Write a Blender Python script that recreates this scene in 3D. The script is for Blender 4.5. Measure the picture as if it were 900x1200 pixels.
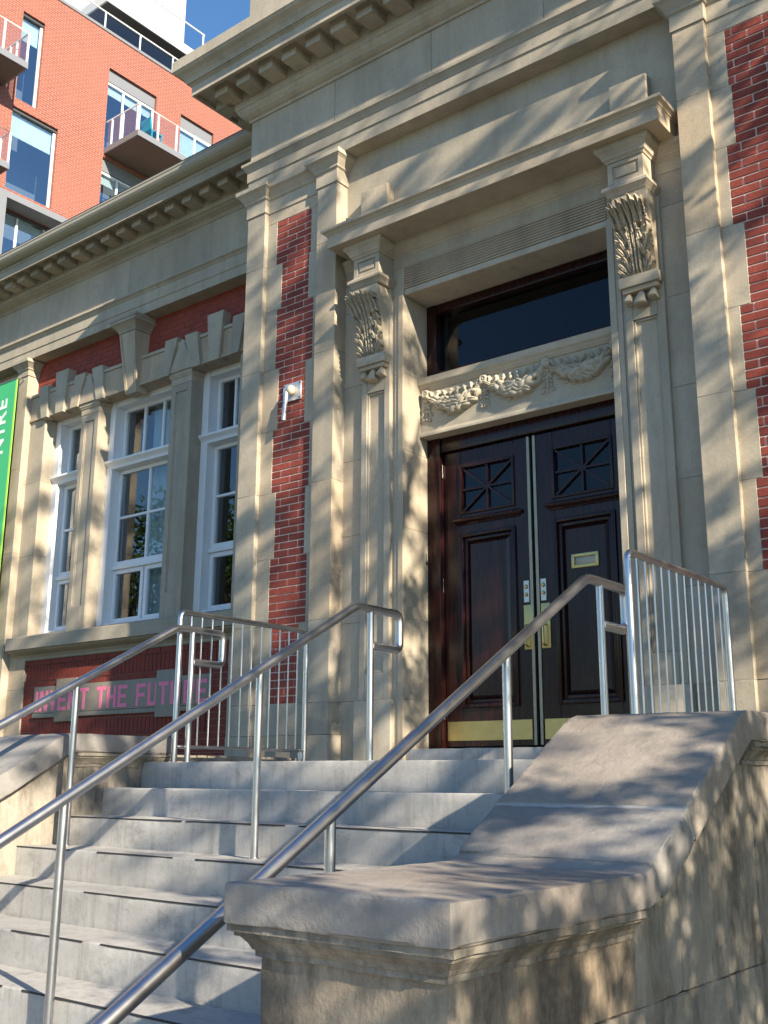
import bpy, bmesh, math, random
import numpy as np
from mathutils import Vector, Matrix, noise

for o in list(bpy.data.objects): bpy.data.objects.remove(o)
random.seed(7)
S = bpy.context.scene
COL = S.collection
R = math.radians

# ------------------------------------------------------------------ camera
# Survey coordinates (x, d, z): x along the facade, d metres away from the camera square to
# the facade, z above the eye.  World = survey + OFF (ground at world z = 0).
OFF = Vector((0.0, -4.86, 1.605))
yaw, pitch, roll = 0.67307, 0.2443, 0.00528
f_ = Vector((-math.sin(yaw)*math.cos(pitch), math.cos(yaw)*math.cos(pitch), math.sin(pitch)))
r_ = Vector((math.cos(yaw), math.sin(yaw), 0)); u_ = r_.cross(f_)
c_, s_ = math.cos(roll), math.sin(roll)
rr, uu = c_*r_ + s_*u_, -s_*r_ + c_*u_
cam = bpy.data.cameras.new('camera'); co = bpy.data.objects.new('camera', cam); COL.objects.link(co)
co.matrix_world = Matrix(((rr.x, uu.x, -f_.x, OFF.x), (rr.y, uu.y, -f_.y, OFF.y), (rr.z, uu.z, -f_.z, OFF.z), (0, 0, 0, 1)))
cam.sensor_fit = 'HORIZONTAL'; cam.sensor_width = 36.0; cam.lens = 1248.5/900*36
cam.clip_start = 0.05; cam.clip_end = 3000
S.camera = co
S.render.resolution_x, S.render.resolution_y = 768, 1024

# ------------------------------------------------------------------ light
SUN_EL, SUN_AZ = R(25.0), R(108.0)          # azimuth clockwise from +Y (towards +X)
w = bpy.data.worlds.new('World'); S.world = w; w.use_nodes = True
nt = w.node_tree; nt.nodes.clear()
sky = nt.nodes.new('ShaderNodeTexSky'); sky.sky_type = 'NISHITA'; sky.sun_disc = False
sky.sun_elevation = SUN_EL; sky.sun_rotation = SUN_AZ; sky.altitude = 200
sky.air_density = 1.0; sky.dust_density = 0.1; sky.ozone_density = 2.6
bg = nt.nodes.new('ShaderNodeBackground'); bg.inputs[1].default_value = 0.10
ow = nt.nodes.new('ShaderNodeOutputWorld')
hs_ = nt.nodes.new('ShaderNodeHueSaturation'); hs_.inputs['Saturation'].default_value = 1.15
nt.links.new(sky.outputs[0], hs_.inputs['Color']); nt.links.new(hs_.outputs[0], bg.inputs[0]); nt.links.new(bg.outputs[0], ow.inputs[0])
sd = bpy.data.lights.new('sun', 'SUN'); sd.energy = 5.0; sd.angle = R(0.53); sd.color = (1.0, 0.87, 0.68)
so = bpy.data.objects.new('sun', sd); COL.objects.link(so)
SUNV = Vector((math.sin(SUN_AZ)*math.cos(SUN_EL), math.cos(SUN_AZ)*math.cos(SUN_EL), math.sin(SUN_EL)))
so.rotation_euler = (-SUNV).to_track_quat('-Z', 'Y').to_euler(); so.location = (20, -10, 25)
S.view_settings.view_transform = 'Standard'; S.view_settings.look = 'None'
S.view_settings.exposure = 1.25; S.view_settings.gamma = 1.0

# ------------------------------------------------------------------ materials
class NT:
    def __init__(s, name):
        s.m = bpy.data.materials.new(name); s.m.use_nodes = True; s.t = s.m.node_tree
        s.t.nodes.clear(); s.out = s.n('ShaderNodeOutputMaterial')
    def n(s, k, **a):
        x = s.t.nodes.new(k)
        for q, v in a.items(): setattr(x, q, v)
        return x
    def l(s, a, b): s.t.links.new(a, b)
    def noise(s, vec, scale, detail=5, rough=.6):
        x = s.n('ShaderNodeTexNoise'); x.inputs['Scale'].default_value = scale
        x.inputs['Detail'].default_value = detail; x.inputs['Roughness'].default_value = rough
        s.l(vec, x.inputs['Vector']); return x.outputs['Fac']
    def ramp(s, fac, stops):
        x = s.n('ShaderNodeValToRGB'); e = x.color_ramp.elements
        while len(e) < len(stops): e.new(.5)
        for i, (p, c) in enumerate(stops):
            e[i].position = p; e[i].color = (c if len(c) == 4 else (*c, 1))
        s.l(fac, x.inputs[0]); return x.outputs[0]
    def mix(s, a, b, fac, mode='MIX'):
        x = s.n('ShaderNodeMix', data_type='RGBA', blend_type=mode)
        for sock, v in ((x.inputs[0], fac), (x.inputs[6], a), (x.inputs[7], b)):
            if hasattr(v, 'is_linked'): s.l(v, sock)
            else: sock.default_value = v if isinstance(v, (int, float)) else (*v, 1)
        return x.outputs[2]
    def pos(s, scale=(1, 1, 1)):
        g = s.n('ShaderNodeNewGeometry'); mp = s.n('ShaderNodeMapping'); mp.inputs['Scale'].default_value = scale
        s.l(g.outputs['Position'], mp.inputs[0]); return mp.outputs[0]
    def rnd(s): return s.n('ShaderNodeObjectInfo').outputs['Random']
    def bsdf(s, color, rough=.7, metal=0, bump=None, bstr=.3, bdist=.01, spec=.5):
        b = s.n('ShaderNodeBsdfPrincipled')
        if hasattr(color, 'is_linked'): s.l(color, b.inputs['Base Color'])
        else: b.inputs['Base Color'].default_value = (*color, 1)
        if hasattr(rough, 'is_linked'): s.l(rough, b.inputs['Roughness'])
        else: b.inputs['Roughness'].default_value = rough
        b.inputs['Metallic'].default_value = metal
        b.inputs['Specular IOR Level'].default_value = spec
        if bump is not None:
            x = s.n('ShaderNodeBump'); x.inputs['Strength'].default_value = bstr; x.inputs['Distance'].default_value = bdist
            s.l(bump, x.inputs['Height']); s.l(x.outputs[0], b.inputs['Normal'])
        s.l(b.outputs[0], s.out.inputs[0]); s.b = b; return b

def hsv(c, k): return tuple(min(1, v*k) for v in c)

def stone(name, base, stain=.35, var=.16, bstr=.25, streak=.3, grain=60, warm=(.46, .34, .20), grime=0):
    t = NT(name); p = t.pos(); big = t.noise(p, 1.3, 6, .65); fine = t.noise(p, grain, 4, .7)
    st = t.noise(t.pos((2.6, 2.6, .45)), 1.6, 8, .72)
    c = t.mix(hsv(base, 1-var), hsv(base, 1+var), t.ramp(big, [(.3, (0, 0, 0)), (.7, (1, 1, 1))]))
    c = t.mix(c, warm, t.ramp(t.noise(p, .8, 3), [(.52, (0, 0, 0)), (.8, (.35, .35, .35))]))
    c = t.mix(c, hsv(base, .42), t.ramp(st, [(.5-.09*streak, (0, 0, 0)), (.75-.12*streak, (streak, streak, streak))]))
    c = t.mix(c, hsv(base, .55), t.ramp(t.noise(p, 5, 7, .75), [(.55, (0, 0, 0)), (.72, (stain, stain, stain))]))
    if grime: c = t.mix(c, (.055, .05, .046), t.ramp(t.noise(t.pos((1.6, 1.6, .55)), 2.3, 9, .74), [(.44, (0, 0, 0)), (.60, (grime, grime, grime))]))
    c = t.mix(c, hsv(base, .7), t.ramp(fine, [(.35, (.35, .35, .35)), (.6, (0, 0, 0))]))
    rv = t.ramp(t.rnd(), [(0, (.80, .81, .82)), (.35, (.95, .96, .95)), (.7, (1, 1, 1)), (1, (1.0, .93, .85))])
    c = t.mix(c, rv, 1.0, 'MULTIPLY')
    h = t.mix(fine, t.noise(p, 9, 6, .7), .5)
    t.bsdf(c, .82, bump=h, bstr=bstr, bdist=.012, spec=.25); return t.m

def brick_mat(name, a, b, dark):
    t = NT(name); p = t.pos(); r = t.rnd()
    c = t.ramp(r, [(0, b), (.35, a), (.7, hsv(a, 1.18)), (.88, a), (1, hsv(b, .8))]); c = t.mix(c, dark, t.ramp(t.noise(p, 3.5, 4), [(.45, (0, 0, 0)), (.75, (.7, .7, .7))]))
    c = t.mix(c, hsv(a, .6), t.ramp(t.noise(p, 55, 5, .7), [(.42, (.5, .5, .5)), (.6, (0, 0, 0))]))
    t.bsdf(c, .78, bump=t.noise(p, 70, 5, .7), bstr=.35, bdist=.006, spec=.3); return t.m

def simple(name, c, rough=.5, metal=0, nscale=None, namp=.25, bstr=.1, spec=.5):
    t = NT(name)
    if nscale:
        p = t.pos(); n_ = t.noise(p, nscale, 5, .65)
        col = t.mix(hsv(c, 1-namp), hsv(c, 1+namp), n_)
        t.bsdf(col, rough, metal, bump=n_, bstr=bstr, bdist=.004, spec=spec)
    else: t.bsdf(c, rough, metal, spec=spec)
    return t.m

STONE = stone('sandstone', (.47, .412, .325), stain=.42, var=.15, streak=.42)
CARVED = stone('carved_sandstone', (.47, .415, .325), stain=.5, var=.14, streak=.2, grain=45)
WSTONE = stone('wing_sandstone', (.45, .392, .308), stain=.42, var=.15, streak=.42)
JOINT = simple('stone_joint', (.30, .26, .20), .9)
CHEEK = stone('weathered_sandstone', (.36, .32, .265), stain=.7, var=.3, bstr=.8, streak=.7, grain=38, grime=.75, warm=(.40, .24, .10))
COPING = stone('coping_sandstone', (.315, .298, .282), stain=.45, var=.2, bstr=.6, streak=.15, grain=34, grime=.18, warm=(.36, .25, .17))
BRICK = brick_mat('red_brick', (.28, .062, .043), (.21, .044, .034), (.12, .030, .028))
WBRICK = brick_mat('dark_red_brick', (.27, .055, .037), (.20, .040, .030), (.12, .027, .024))
MORTAR = simple('pale_mortar', (.60, .48, .42), .95, nscale=30)
PALE = simple('pale_joint', (.37, .355, .335), .95, nscale=40)
DMORTAR = simple('dull_mortar', (.24, .14, .115), .95, nscale=30)
WHITE = simple('white_paint', (.72, .74, .76), .45, nscale=6, namp=.06)
PINK = simple('pink_paint', (.95, .20, .34), .6, nscale=25, namp=.2)
SIGN = stone('sign_stone', (.30, .27, .225), stain=.3, var=.1)
BRASS = simple('brass', (.60, .47, .20), .38, 1, nscale=14, namp=.2)
STEEL = simple('satin_steel', (.62, .60, .55), .4, 1)
BRONZE = simple('dull_bronze', (.40, .36, .27), .5, 1, nscale=10)
DARK = simple('dark_interior', (.012, .011, .011), .9)
LEAD = simple('roof_metal', (.035, .035, .04), .5)
GUTTER = simple('gutter_paint', (.40, .355, .27), .5, nscale=8, namp=.12)
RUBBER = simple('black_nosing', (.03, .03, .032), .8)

def concrete():
    t = NT('step_concrete'); p = t.pos(); a = t.noise(p, 1.1, 8, .62); b = t.noise(p, 26, 6, .75); v = t.n('ShaderNodeTexVoronoi'); v.inputs['Scale'].default_value = 38
    t.l(p, v.inputs['Vector'])
    c = t.mix((.31, .305, .295), (.47, .46, .44), t.ramp(a, [(.3, (0, 0, 0)), (.7, (1, 1, 1))]))
    c = t.mix(c, (.28, .27, .25), t.ramp(b, [(.52, (0, 0, 0)), (.74, (.6, .6, .6))]))
    c = t.mix(c, (.20, .195, .185), t.ramp(t.noise(t.pos((1, 1, 1.6)), 3.2, 9, .78), [(.52, (0, 0, 0)), (.70, (.75, .75, .75))]))
    c = t.mix(c, (.17, .165, .155), t.ramp(t.noise(t.pos((7, 7, .8)), 2.0, 7, .75), [(.50, (0, 0, 0)), (.72, (.6, .6, .6))]))
    c = t.mix(c, (.16, .155, .15), t.ramp(v.outputs['Distance'], [(.03, (.7, .7, .7)), (.09, (0, 0, 0))]))
    t.bsdf(c, .85, bump=b, bstr=.3, bdist=.008, spec=.25); return t.m
CONC = concrete()

def metal_rail():
    t = NT('brushed_stainless'); n_ = t.noise(t.pos((2, 2, 2)), 3, 3)
    t.bsdf((.53, .53, .54), t.ramp(n_, [(.3, (.27, .27, .27)), (.7, (.36, .36, .36))]), 1); return t.m
RAIL = metal_rail()

def wood():
    t = NT('dark_varnished_wood'); p = t.pos((14, 14, .9)); n_ = t.noise(p, 3.5, 6, .65)
    c = t.mix((.008, .003, .0036), (.036, .010, .0075), t.ramp(n_, [(.3, (0, 0, 0)), (.72, (1, 1, 1))]))
    t.bsdf(c, .22, bump=n_, bstr=.06, bdist=.002, spec=.35); return t.m
WOOD = wood()

def glass(name, tint=(.9, .95, 1), ior=1.7, boost=1.0):
    t = NT(name); lw = t.n('ShaderNodeLayerWeight'); lw.inputs[0].default_value = .5
    pw = t.n('ShaderNodeMath', operation='POWER'); pw.inputs[1].default_value = 3.0; t.l(lw.outputs['Facing'], pw.inputs[0])
    fr = t.n('ShaderNodeMapRange'); fr.inputs['To Min'].default_value = ior; fr.inputs['To Max'].default_value = 1.0; t.l(pw.outputs[0], fr.inputs['Value'])
    tr = t.n('ShaderNodeBsdfTransparent'); tr.inputs[0].default_value = (*tint, 1)
    gl = t.n('ShaderNodeBsdfGlossy'); gl.inputs['Roughness'].default_value = .01; gl.inputs[0].default_value = (.95, .97, 1, 1)
    mx = t.n('ShaderNodeMixShader'); t.l(fr.outputs[0], mx.inputs[0]); t.l(tr.outputs[0], mx.inputs[1]); t.l(gl.outputs[0], mx.inputs[2])
    t.l(mx.outputs[0], t.out.inputs[0]); return t.m
GLASS = glass('window_glass', (.72, .82, .84), .10)
DGLASS = glass('door_glass', (.25, .3, .33), .03)
CGLASS = glass('condo_glass', (.75, .85, .90), .30)
BGLASS = glass('balustrade_glass', (.86, .90, .93), .06)
def cloth(name, c):
    t = NT(name); p = t.pos((9, 1, .15)); n_ = t.noise(p, 3, 3)
    t.bsdf(t.mix(hsv(c, .75), c, n_), .9, bump=n_, bstr=.5, bdist=.03); return t.m
CURTAIN = cloth('pale_curtain', (.50, .57, .60))
BLIND = cloth('white_blind', (.72, .80, .80))

def condo_brick():
    t = NT('orange_brick'); g = t.n('ShaderNodeNewGeometry'); sx = t.n('ShaderNodeSeparateXYZ'); t.l(g.outputs['Position'], sx.inputs[0])
    cb = t.n('ShaderNodeCombineXYZ'); t.l(sx.outputs['Y'], cb.inputs[0]); t.l(sx.outputs['Z'], cb.inputs[1]); t.l(sx.outputs['X'], cb.inputs[2])
    b = t.n('ShaderNodeTexBrick'); t.l(cb.outputs[0], b.inputs['Vector'])
    b.inputs['Scale'].default_value = 1; b.inputs['Brick Width'].default_value = .22; b.inputs['Row Height'].default_value = .075
    b.inputs['Mortar Size'].default_value = .008; b.inputs['Color1'].default_value = (.225, .069, .049, 1); b.inputs['Color2'].default_value = (.185, .054, .039, 1)
    b.inputs['Mortar'].default_value = (.37, .19, .14, 1)
    c = t.mix(b.outputs['Color'], (.29, .105, .072), t.ramp(t.noise(t.pos(), .5, 4), [(.4, (0, 0, 0)), (.7, (.5, .5, .5))]))
    t.bsdf(c, .85, bump=b.outputs['Fac'], bstr=-.3, bdist=.01); return t.m
CBRICK = condo_brick()
CGREY = simple('grey_metal_panel', (.17, .18, .20), .5, nscale=2, namp=.08)
CDARK = simple('charcoal_panel', (.06, .062, .066), .5)
CWHITE = simple('white_panel', (.42, .43, .44), .6, nscale=1.2, namp=.05)
SOFFIT = simple('brown_soffit', (.13, .11, .095), .8, nscale=1, namp=.1)
ALU = simple('aluminium', (.66, .69, .72), .4, 0)
TEAL = simple('teal_plastic', (.01, .28, .40), .5)
GREEN = simple('green_banner_vinyl', (.06, .46, .17), .5, nscale=3, namp=.08)
LIME = simple('lime_banner_edge', (.42, .78, .10), .5)
PRINT = simple('white_print', (.82, .84, .82), .5)
GALV = simple('galvanised_metal', (.55, .56, .57), .45, .7, nscale=20, namp=.3)
PLAST = simple('cream_plastic', (.60, .52, .38), .5)

# ------------------------------------------------------------------ mesh helpers (survey coordinates)
def wloc(p):
    v = Vector((0, 0, 0))
    while p is not None: v += p.location; p = p.parent
    return v
class MB:
    def __init__(s): s.v = []; s.f = []
    def add(s, vs, fs):
        b = len(s.v); s.v += [tuple(v) for v in vs]; s.f += [tuple(b+i for i in f) for f in fs]; return s
    def box(s, x0, x1, d0, d1, z0, z1):
        return s.add([(x0, d0, z0), (x1, d0, z0), (x1, d1, z0), (x0, d1, z0), (x0, d0, z1), (x1, d0, z1), (x1, d1, z1), (x0, d1, z1)],
                     [(0, 3, 2, 1), (4, 5, 6, 7), (0, 1, 5, 4), (1, 2, 6, 5), (2, 3, 7, 6), (3, 0, 4, 7)])
    def prism(s, poly, x0, x1, axis='x'):
        """poly in (d,z) extruded along x, or (x,z) extruded along d, or (x,d) along z"""
        def P(a, b, t): return {'x': (t, a, b), 'd': (a, t, b), 'z': (a, b, t)}[axis]
        n = len(poly); vs = [P(a, b, x0) for a, b in poly] + [P(a, b, x1) for a, b in poly]
        fs = [tuple(range(n)), tuple(range(2*n-1, n-1, -1))] + [(i, i+n, (i+1) % n+n, (i+1) % n) for i in range(n)]
        return s.add(vs, fs)
    def sweep(s, prof, path):
        """closed profile (outward offset, z) swept along a plan path (x,d); outward is right of travel; mitred"""
        n = len(path); rings = []
        dirs = []
        for i in range(n-1):
            a, b = path[i], path[i+1]; L = math.hypot(b[0]-a[0], b[1]-a[1]); dirs.append(((b[0]-a[0])/L, (b[1]-a[1])/L))
        for i in range(n):
            if i == 0: m = (dirs[0][1], -dirs[0][0])
            elif i == n-1: m = (dirs[-1][1], -dirs[-1][0])
            else:
                n1 = (dirs[i-1][1], -dirs[i-1][0]); n2 = (dirs[i][1], -dirs[i][0]); k = 1+n1[0]*n2[0]+n1[1]*n2[1]
                m = ((n1[0]+n2[0])/k, (n1[1]+n2[1])/k)
            rings.append([(path[i][0]+m[0]*o, path[i][1]+m[1]*o, z) for o, z in prof])
        k = len(prof); vs = [v for r in rings for v in r]; fs = []
        for i in range(n-1):
            for j in range(k):
                a = i*k+j; b = i*k+(j+1) % k; fs.append((a, b, b+k, a+k))
        fs += [tuple(range(k-1, -1, -1)), tuple((n-1)*k+j for j in range(k))]
        return s.add(vs, fs)
    def tube(s, pts, r, seg=12, r1=None, cap=True):
        pts = [Vector(p) for p in pts]; n = len(pts); up = None; rings = []
        for i in range(n):
            t = (pts[min(i+1, n-1)]-pts[i]).normalized() + (pts[i]-pts[max(i-1, 0)]).normalized(); t.normalize()
            if up is None:
                a = Vector((0, 0, 1)) if abs(t.z) < .9 else Vector((1, 0, 0)); up = t.cross(a).normalized()
            up = (up-t*up.dot(t)).normalized(); q = t.cross(up)
            rad = r if r1 is None else r+(r1-r)*i/(n-1)
            if 0 < i < n-1:
                c = max(.5, ((pts[i+1]-pts[i]).normalized().dot((pts[i]-pts[i-1]).normalized())+1)/2)**.5
            rings.append([pts[i]+(up*math.cos(2*math.pi*j/seg)+q*math.sin(2*math.pi*j/seg))*rad for j in range(seg)])
        vs = [v for g in rings for v in g]
        fs = [(i*seg+j, i*seg+(j+1) % seg, (i+1)*seg+(j+1) % seg, (i+1)*seg+j) for i in range(n-1) for j in range(seg)]
        if cap: fs += [tuple(range(seg-1, -1, -1)), tuple((n-1)*seg+j for j in range(seg))]
        return s.add(vs, fs)
    def blob(s, c, rx, rd, rz, rot=0., n=6, m=4, power=1.):
        vs = []; ca, sa = math.cos(rot), math.sin(rot)
        for i in range(m+1):
            th = math.pi*i/m
            for j in range(n):
                ph = 2*math.pi*j/n
                x = rx*math.sin(th)*math.cos(ph); d = rd*math.sin(th)*math.sin(ph); z = rz*math.cos(th)
                vs.append((c[0]+x*ca-z*sa, c[1]+d, c[2]+x*sa+z*ca))
        fs = [(i*n+j, i*n+(j+1) % n, (i+1)*n+(j+1) % n, (i+1)*n+j) for i in range(m) for j in range(n)]
        return s.add(vs, fs)
    def mesh(s, name, mat, origin=Vector((0, 0, 0)), bevel=0, seg=2, smooth=None, sub=0, rough=0, chip=0):
        me = bpy.data.meshes.new(name)
        me.from_pydata([tuple(Vector(v)+OFF-origin) for v in s.v], [], s.f)
        bm = bmesh.new(); bm.from_mesh(me)
        bmesh.ops.remove_doubles(bm, verts=bm.verts, dist=1e-5)
        bmesh.ops.recalc_face_normals(bm, faces=bm.faces)
        if sub:
            for e_len in (sub,):
                for _ in range(8):
                    es = [e for e in bm.edges if e.calc_length() > e_len]
                    if not es: break
                    bmesh.ops.subdivide_edges(bm, edges=es, cuts=1, use_grid_fill=True)
        if bevel:
            es = [e for e in bm.edges if e.is_manifold and e.calc_face_angle(0) > .6]
            if es: bmesh.ops.bevel(bm, geom=es, offset=bevel, segments=seg, profile=.6, affect='EDGES', clamp_overlap=True)
        if rough:
            bm.normal_update()
            for v in bm.verts:
                p = v.co+origin
                k = 0
                if chip and len(v.link_faces) > 2:
                    n0 = v.link_faces[0].normal
                    if min(n0.dot(f.normal) for f in v.link_faces) < .93: k = chip*(max(0, noise.noise(p*6)-.1)*1.2+max(0, noise.noise(p*17)-.15))
                v.co += v.normal*(rough*(noise.noise(p*7.0)+.5*noise.noise(p*19.0)+.35*noise.noise(p*47))-k)
        bm.to_mesh(me); bm.free()
        if smooth is None: smooth = bevel > 0
        if smooth:
            me.polygons.foreach_set('use_smooth', [True]*len(me.polygons))
            try: me.set_sharp_from_angle(angle=R(38))
            except Exception: pass
        me.materials.append(mat); me.update(); return me
    def build(s, name, mat, parent=None, **k):
        o = bpy.data.objects.new(name, s.mesh(name, mat, wloc(parent), **k)); COL.objects.link(o); o.parent = parent; return o
def thing(name, label, cat, loc, group=None):
    o = bpy.data.objects.new(name, None); COL.objects.link(o); o.empty_display_size = .2
    o.location = Vector(loc)+OFF; o['label'] = label; o['category'] = cat
    if group: o['group'] = group
    return o
def tag(o, label, cat, group=None):
    o['label'] = label; o['category'] = cat
    if group: o['group'] = group
    return o
def inst(name, me, parent, at):
    o = bpy.data.objects.new(name, me); COL.objects.link(o); o.parent = parent
    o.location = Vector(at)+OFF-wloc(parent); return o
def struct(o): o['kind'] = 'structure'; return o
def arc(pts, r, n=5):
    """round the corners of a polyline"""
    pts = [Vector(p) for p in pts]; out = [pts[0]]
    for i in range(1, len(pts)-1):
        a, b, c = pts[i-1], pts[i], pts[i+1]; d1 = (a-b).normalized(); d2 = (c-b).normalized()
        rr_ = min(r, (a-b).length*.45, (c-b).length*.45)
        p0 = b+d1*rr_; p1 = b+d2*rr_
        for k in range(n+1):
            t = k/n; out.append(p0*(1-t)**2+b*2*t*(1-t)+p1*t*t)
    out.append(pts[-1]); return out
def blocks(parent, x0, x1, d0, d1, zs, mat=None, name='stone_block', bevel=.0018, gap=.0008):
    """a stack of ashlar blocks with open joints in front of a recessed core"""
    mat = mat or STONE
    for a, b in zip(zs, zs[1:]):
        MB().box(x0, x1, d0, d1, a+gap, b-gap).build(name, mat, parent, bevel=bevel, seg=1)
XC = -4.11
Z0, H, T = .0947, .17, .309                 # landing level, step rise and going
GZ = -1.605

# ------------------------------------------------------------------ ground
struct(MB().add([(-900, -900, GZ), (900, -900, GZ), (900, 900, GZ), (-900, 900, GZ)], [(0, 1, 2, 3)]).build('ground', simple('lawn', (.04, .055, .022), .95, nscale=3, namp=.4)))
PAVE = simple('pavement_concrete', (.20, .19, .175), .9, nscale=2.5, namp=.18)
struct(MB().box(-9.5, 1.5, -3.2, 2.6, GZ-.1, GZ+.004).build('pavement', PAVE))
struct(MB().box(-60, 60, -5.6, -3.2, GZ-.1, GZ+.008).build('sidewalk', PAVE))
struct(MB().box(-60, 60, -5.78, -5.6, GZ-.2, GZ+.01).build('kerb', simple('kerb_stone', (.33, .33, .32), .9, nscale=5)))
struct(MB().box(-200, 200, -14.5, -5.78, GZ-.3, GZ+.002).build('road', simple('asphalt', (.05, .05, .052), .9, nscale=9, namp=.3)))

# ================================================================== LIBRARY
LIB = thing('library_building', 'old sandstone and red brick library with a pilastered portal and moulded cornice', 'building', (XC, 6.5, GZ))
def P(mb, name, mat=STONE, parent=LIB, **k): return mb.build(name, mat, parent, **k)
mirx = lambda x: 2*XC-x

# ---- cores behind the facing stones
c = MB()
for a, b in ((-6.80, -5.72), (-2.50, -1.42)): c.box(a, b, 6.56, 9.5, GZ, 6.6)
c.box(-5.70, -5.06, 6.615, 7.25, GZ, 5.3); c.box(-3.16, -2.52, 6.615, 7.25, GZ, 5.3)
c.box(-5.70, -2.52, 6.615, 6.9, 4.1, 6.6)
P(c, 'wall_core', JOINT)
P(MB().box(-5.70, -2.52, 7.26, 9.4, GZ, 6.5), 'hall_interior', DARK)

ZL = [5.096, 4.652, 4.196, 3.604, 3.018, 2.434, 1.84, 1.252, .589]      # quoin levels
LE = [-6.488, -6.410, -6.461, -6.412, -6.460, -6.405, -6.450, -6.408]     # left strip edges of the brick
RE = [-6.053, -6.072, -6.007, -6.084, -6.015, -6.052, -6.015, -6.090]
strips = [(LE, RE, -6.607, -5.937), ([-2.158, -2.140, -2.205, -2.132, -2.204, -2.148, -2.192, -2.140], [mirx(v) for v in LE], -2.283, -1.613)]
BL, BH, BT = .2185, .0653, .0105
bcache = {}
def brick_mesh(L, Hh, mat, d=.05):
    k = (round(L, 3), round(Hh, 3), mat.name)
    if k not in bcache:
        m = MB().box(0, L, 0, d, 0, Hh); m.v = [tuple(Vector(v)-OFF) for v in m.v]
        bcache[k] = m.mesh('brick', mat, bevel=.0025, seg=1, smooth=False)
    return bcache[k]
def brick_rows(zt, rows, xl, xr, phase, row0):
    for r in range(rows):
        zb = zt-BH*(r+1); off = phase+(BL/2 if (row0+r) % 2 else 0)
        js = []; k = math.ceil((xl-off)/BL)
        while off+k*BL < xr:
            if xl+.03 < off+k*BL < xr-.03: js.append(off+k*BL)
            k += 1
        es = [xl-BT/2]+js+[xr+BT/2]
        for a, b in zip(es, es[1:]): yield a+BT/2, b-BT/2, zb+BT/2, zb+BH-BT/2
courses = [7, 7, 9, 9, 9, 9, 9, 10]
count = 0; rest = MB()
for si in (1, 0):
    LEs, REs, xa, xb = strips[si]; row = 0
    P(MB().box(min(LEs)-.01, max(REs)+.01, 6.506, 6.60, ZL[-1]-.01, ZL[0]+.005), 'mortar_bed', MORTAR)
    for i in range(8):
        zt, zb = ZL[i], ZL[i+1]; hh = (zt-zb)/courses[i]; BH = hh
        for a, b, z0, z1 in brick_rows(zt, courses[i], LEs[i]+.003, REs[i]-.003, -6.348 if si == 0 else -2.158+.048, row):
            if count < 296 and not (si == 1 and a > -1.86):
                inst('brick', brick_mesh(b-a, z1-z0, BRICK), LIB, (a, 6.5+random.uniform(-.0015, .0015), z0)); count += 1
            else: rest.box(a, b, 6.5+random.uniform(-.001, .002), 6.55, z0, z1)
        row += courses[i]
        MB().box(xa-.01, LEs[i], 6.498, 6.60, zb+.0008, zt-.0008).build('quoin', STONE, LIB, bevel=.0018, seg=1)
        MB().box(REs[i], xb+.01, 6.498, 6.60, zb+.0008, zt-.0008).build('quoin', STONE, LIB, bevel=.0018, seg=1)
    blocks(LIB, xa-.01, xb+.01, 6.497, 6.60, [Z0-.3, .33, .587])
    blocks(LIB, xa-.01, xb+.01, 6.499, 6.60, [5.098, 5.24])
BH = .0653
o = P(rest, 'brick_courses', BRICK); o['kind'] = 'stuff'

# ---- pilasters with capitals
cap_prof = [(-.08, 5.215), (.012, 5.215), (.012, 5.345), (.022, 5.35), (.03, 5.358), (.03, 5.374), (.042, 5.392), (.066, 5.425), (.084, 5.44), (.094, 5.446), (.094, 5.489), (-.08, 5.489)]
for x0, x1 in ((-6.837, -6.607), (-5.937, -5.705), (mirx(-5.705), mirx(-5.937)), (mirx(-6.607), mirx(-6.837))):
    blocks(LIB, x0-.018, x1+.018, 6.432, 6.60, [GZ, .05, .327])
    blocks(LIB, x0, x1, 6.45, 6.605, [.329, .585, 1.252, 2.434, 3.604, 4.652, 5.216], name='pilaster_block')
    P(MB().sweep(cap_prof, [(x0, 6.62), (x0, 6.45), (x1, 6.45), (x1, 6.62)]), 'capital', bevel=.002, seg=1, smooth=False)
wp = [(o_*.9, z-.0015) for o_, z in cap_prof]
for x0, x1 in ((-6.607, -5.937), (mirx(-5.937), mirx(-6.607))):
    P(MB().sweep(wp, [(x0-.005, 6.5), (x1+.005, 6.5)]), 'wall_moulding')

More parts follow.
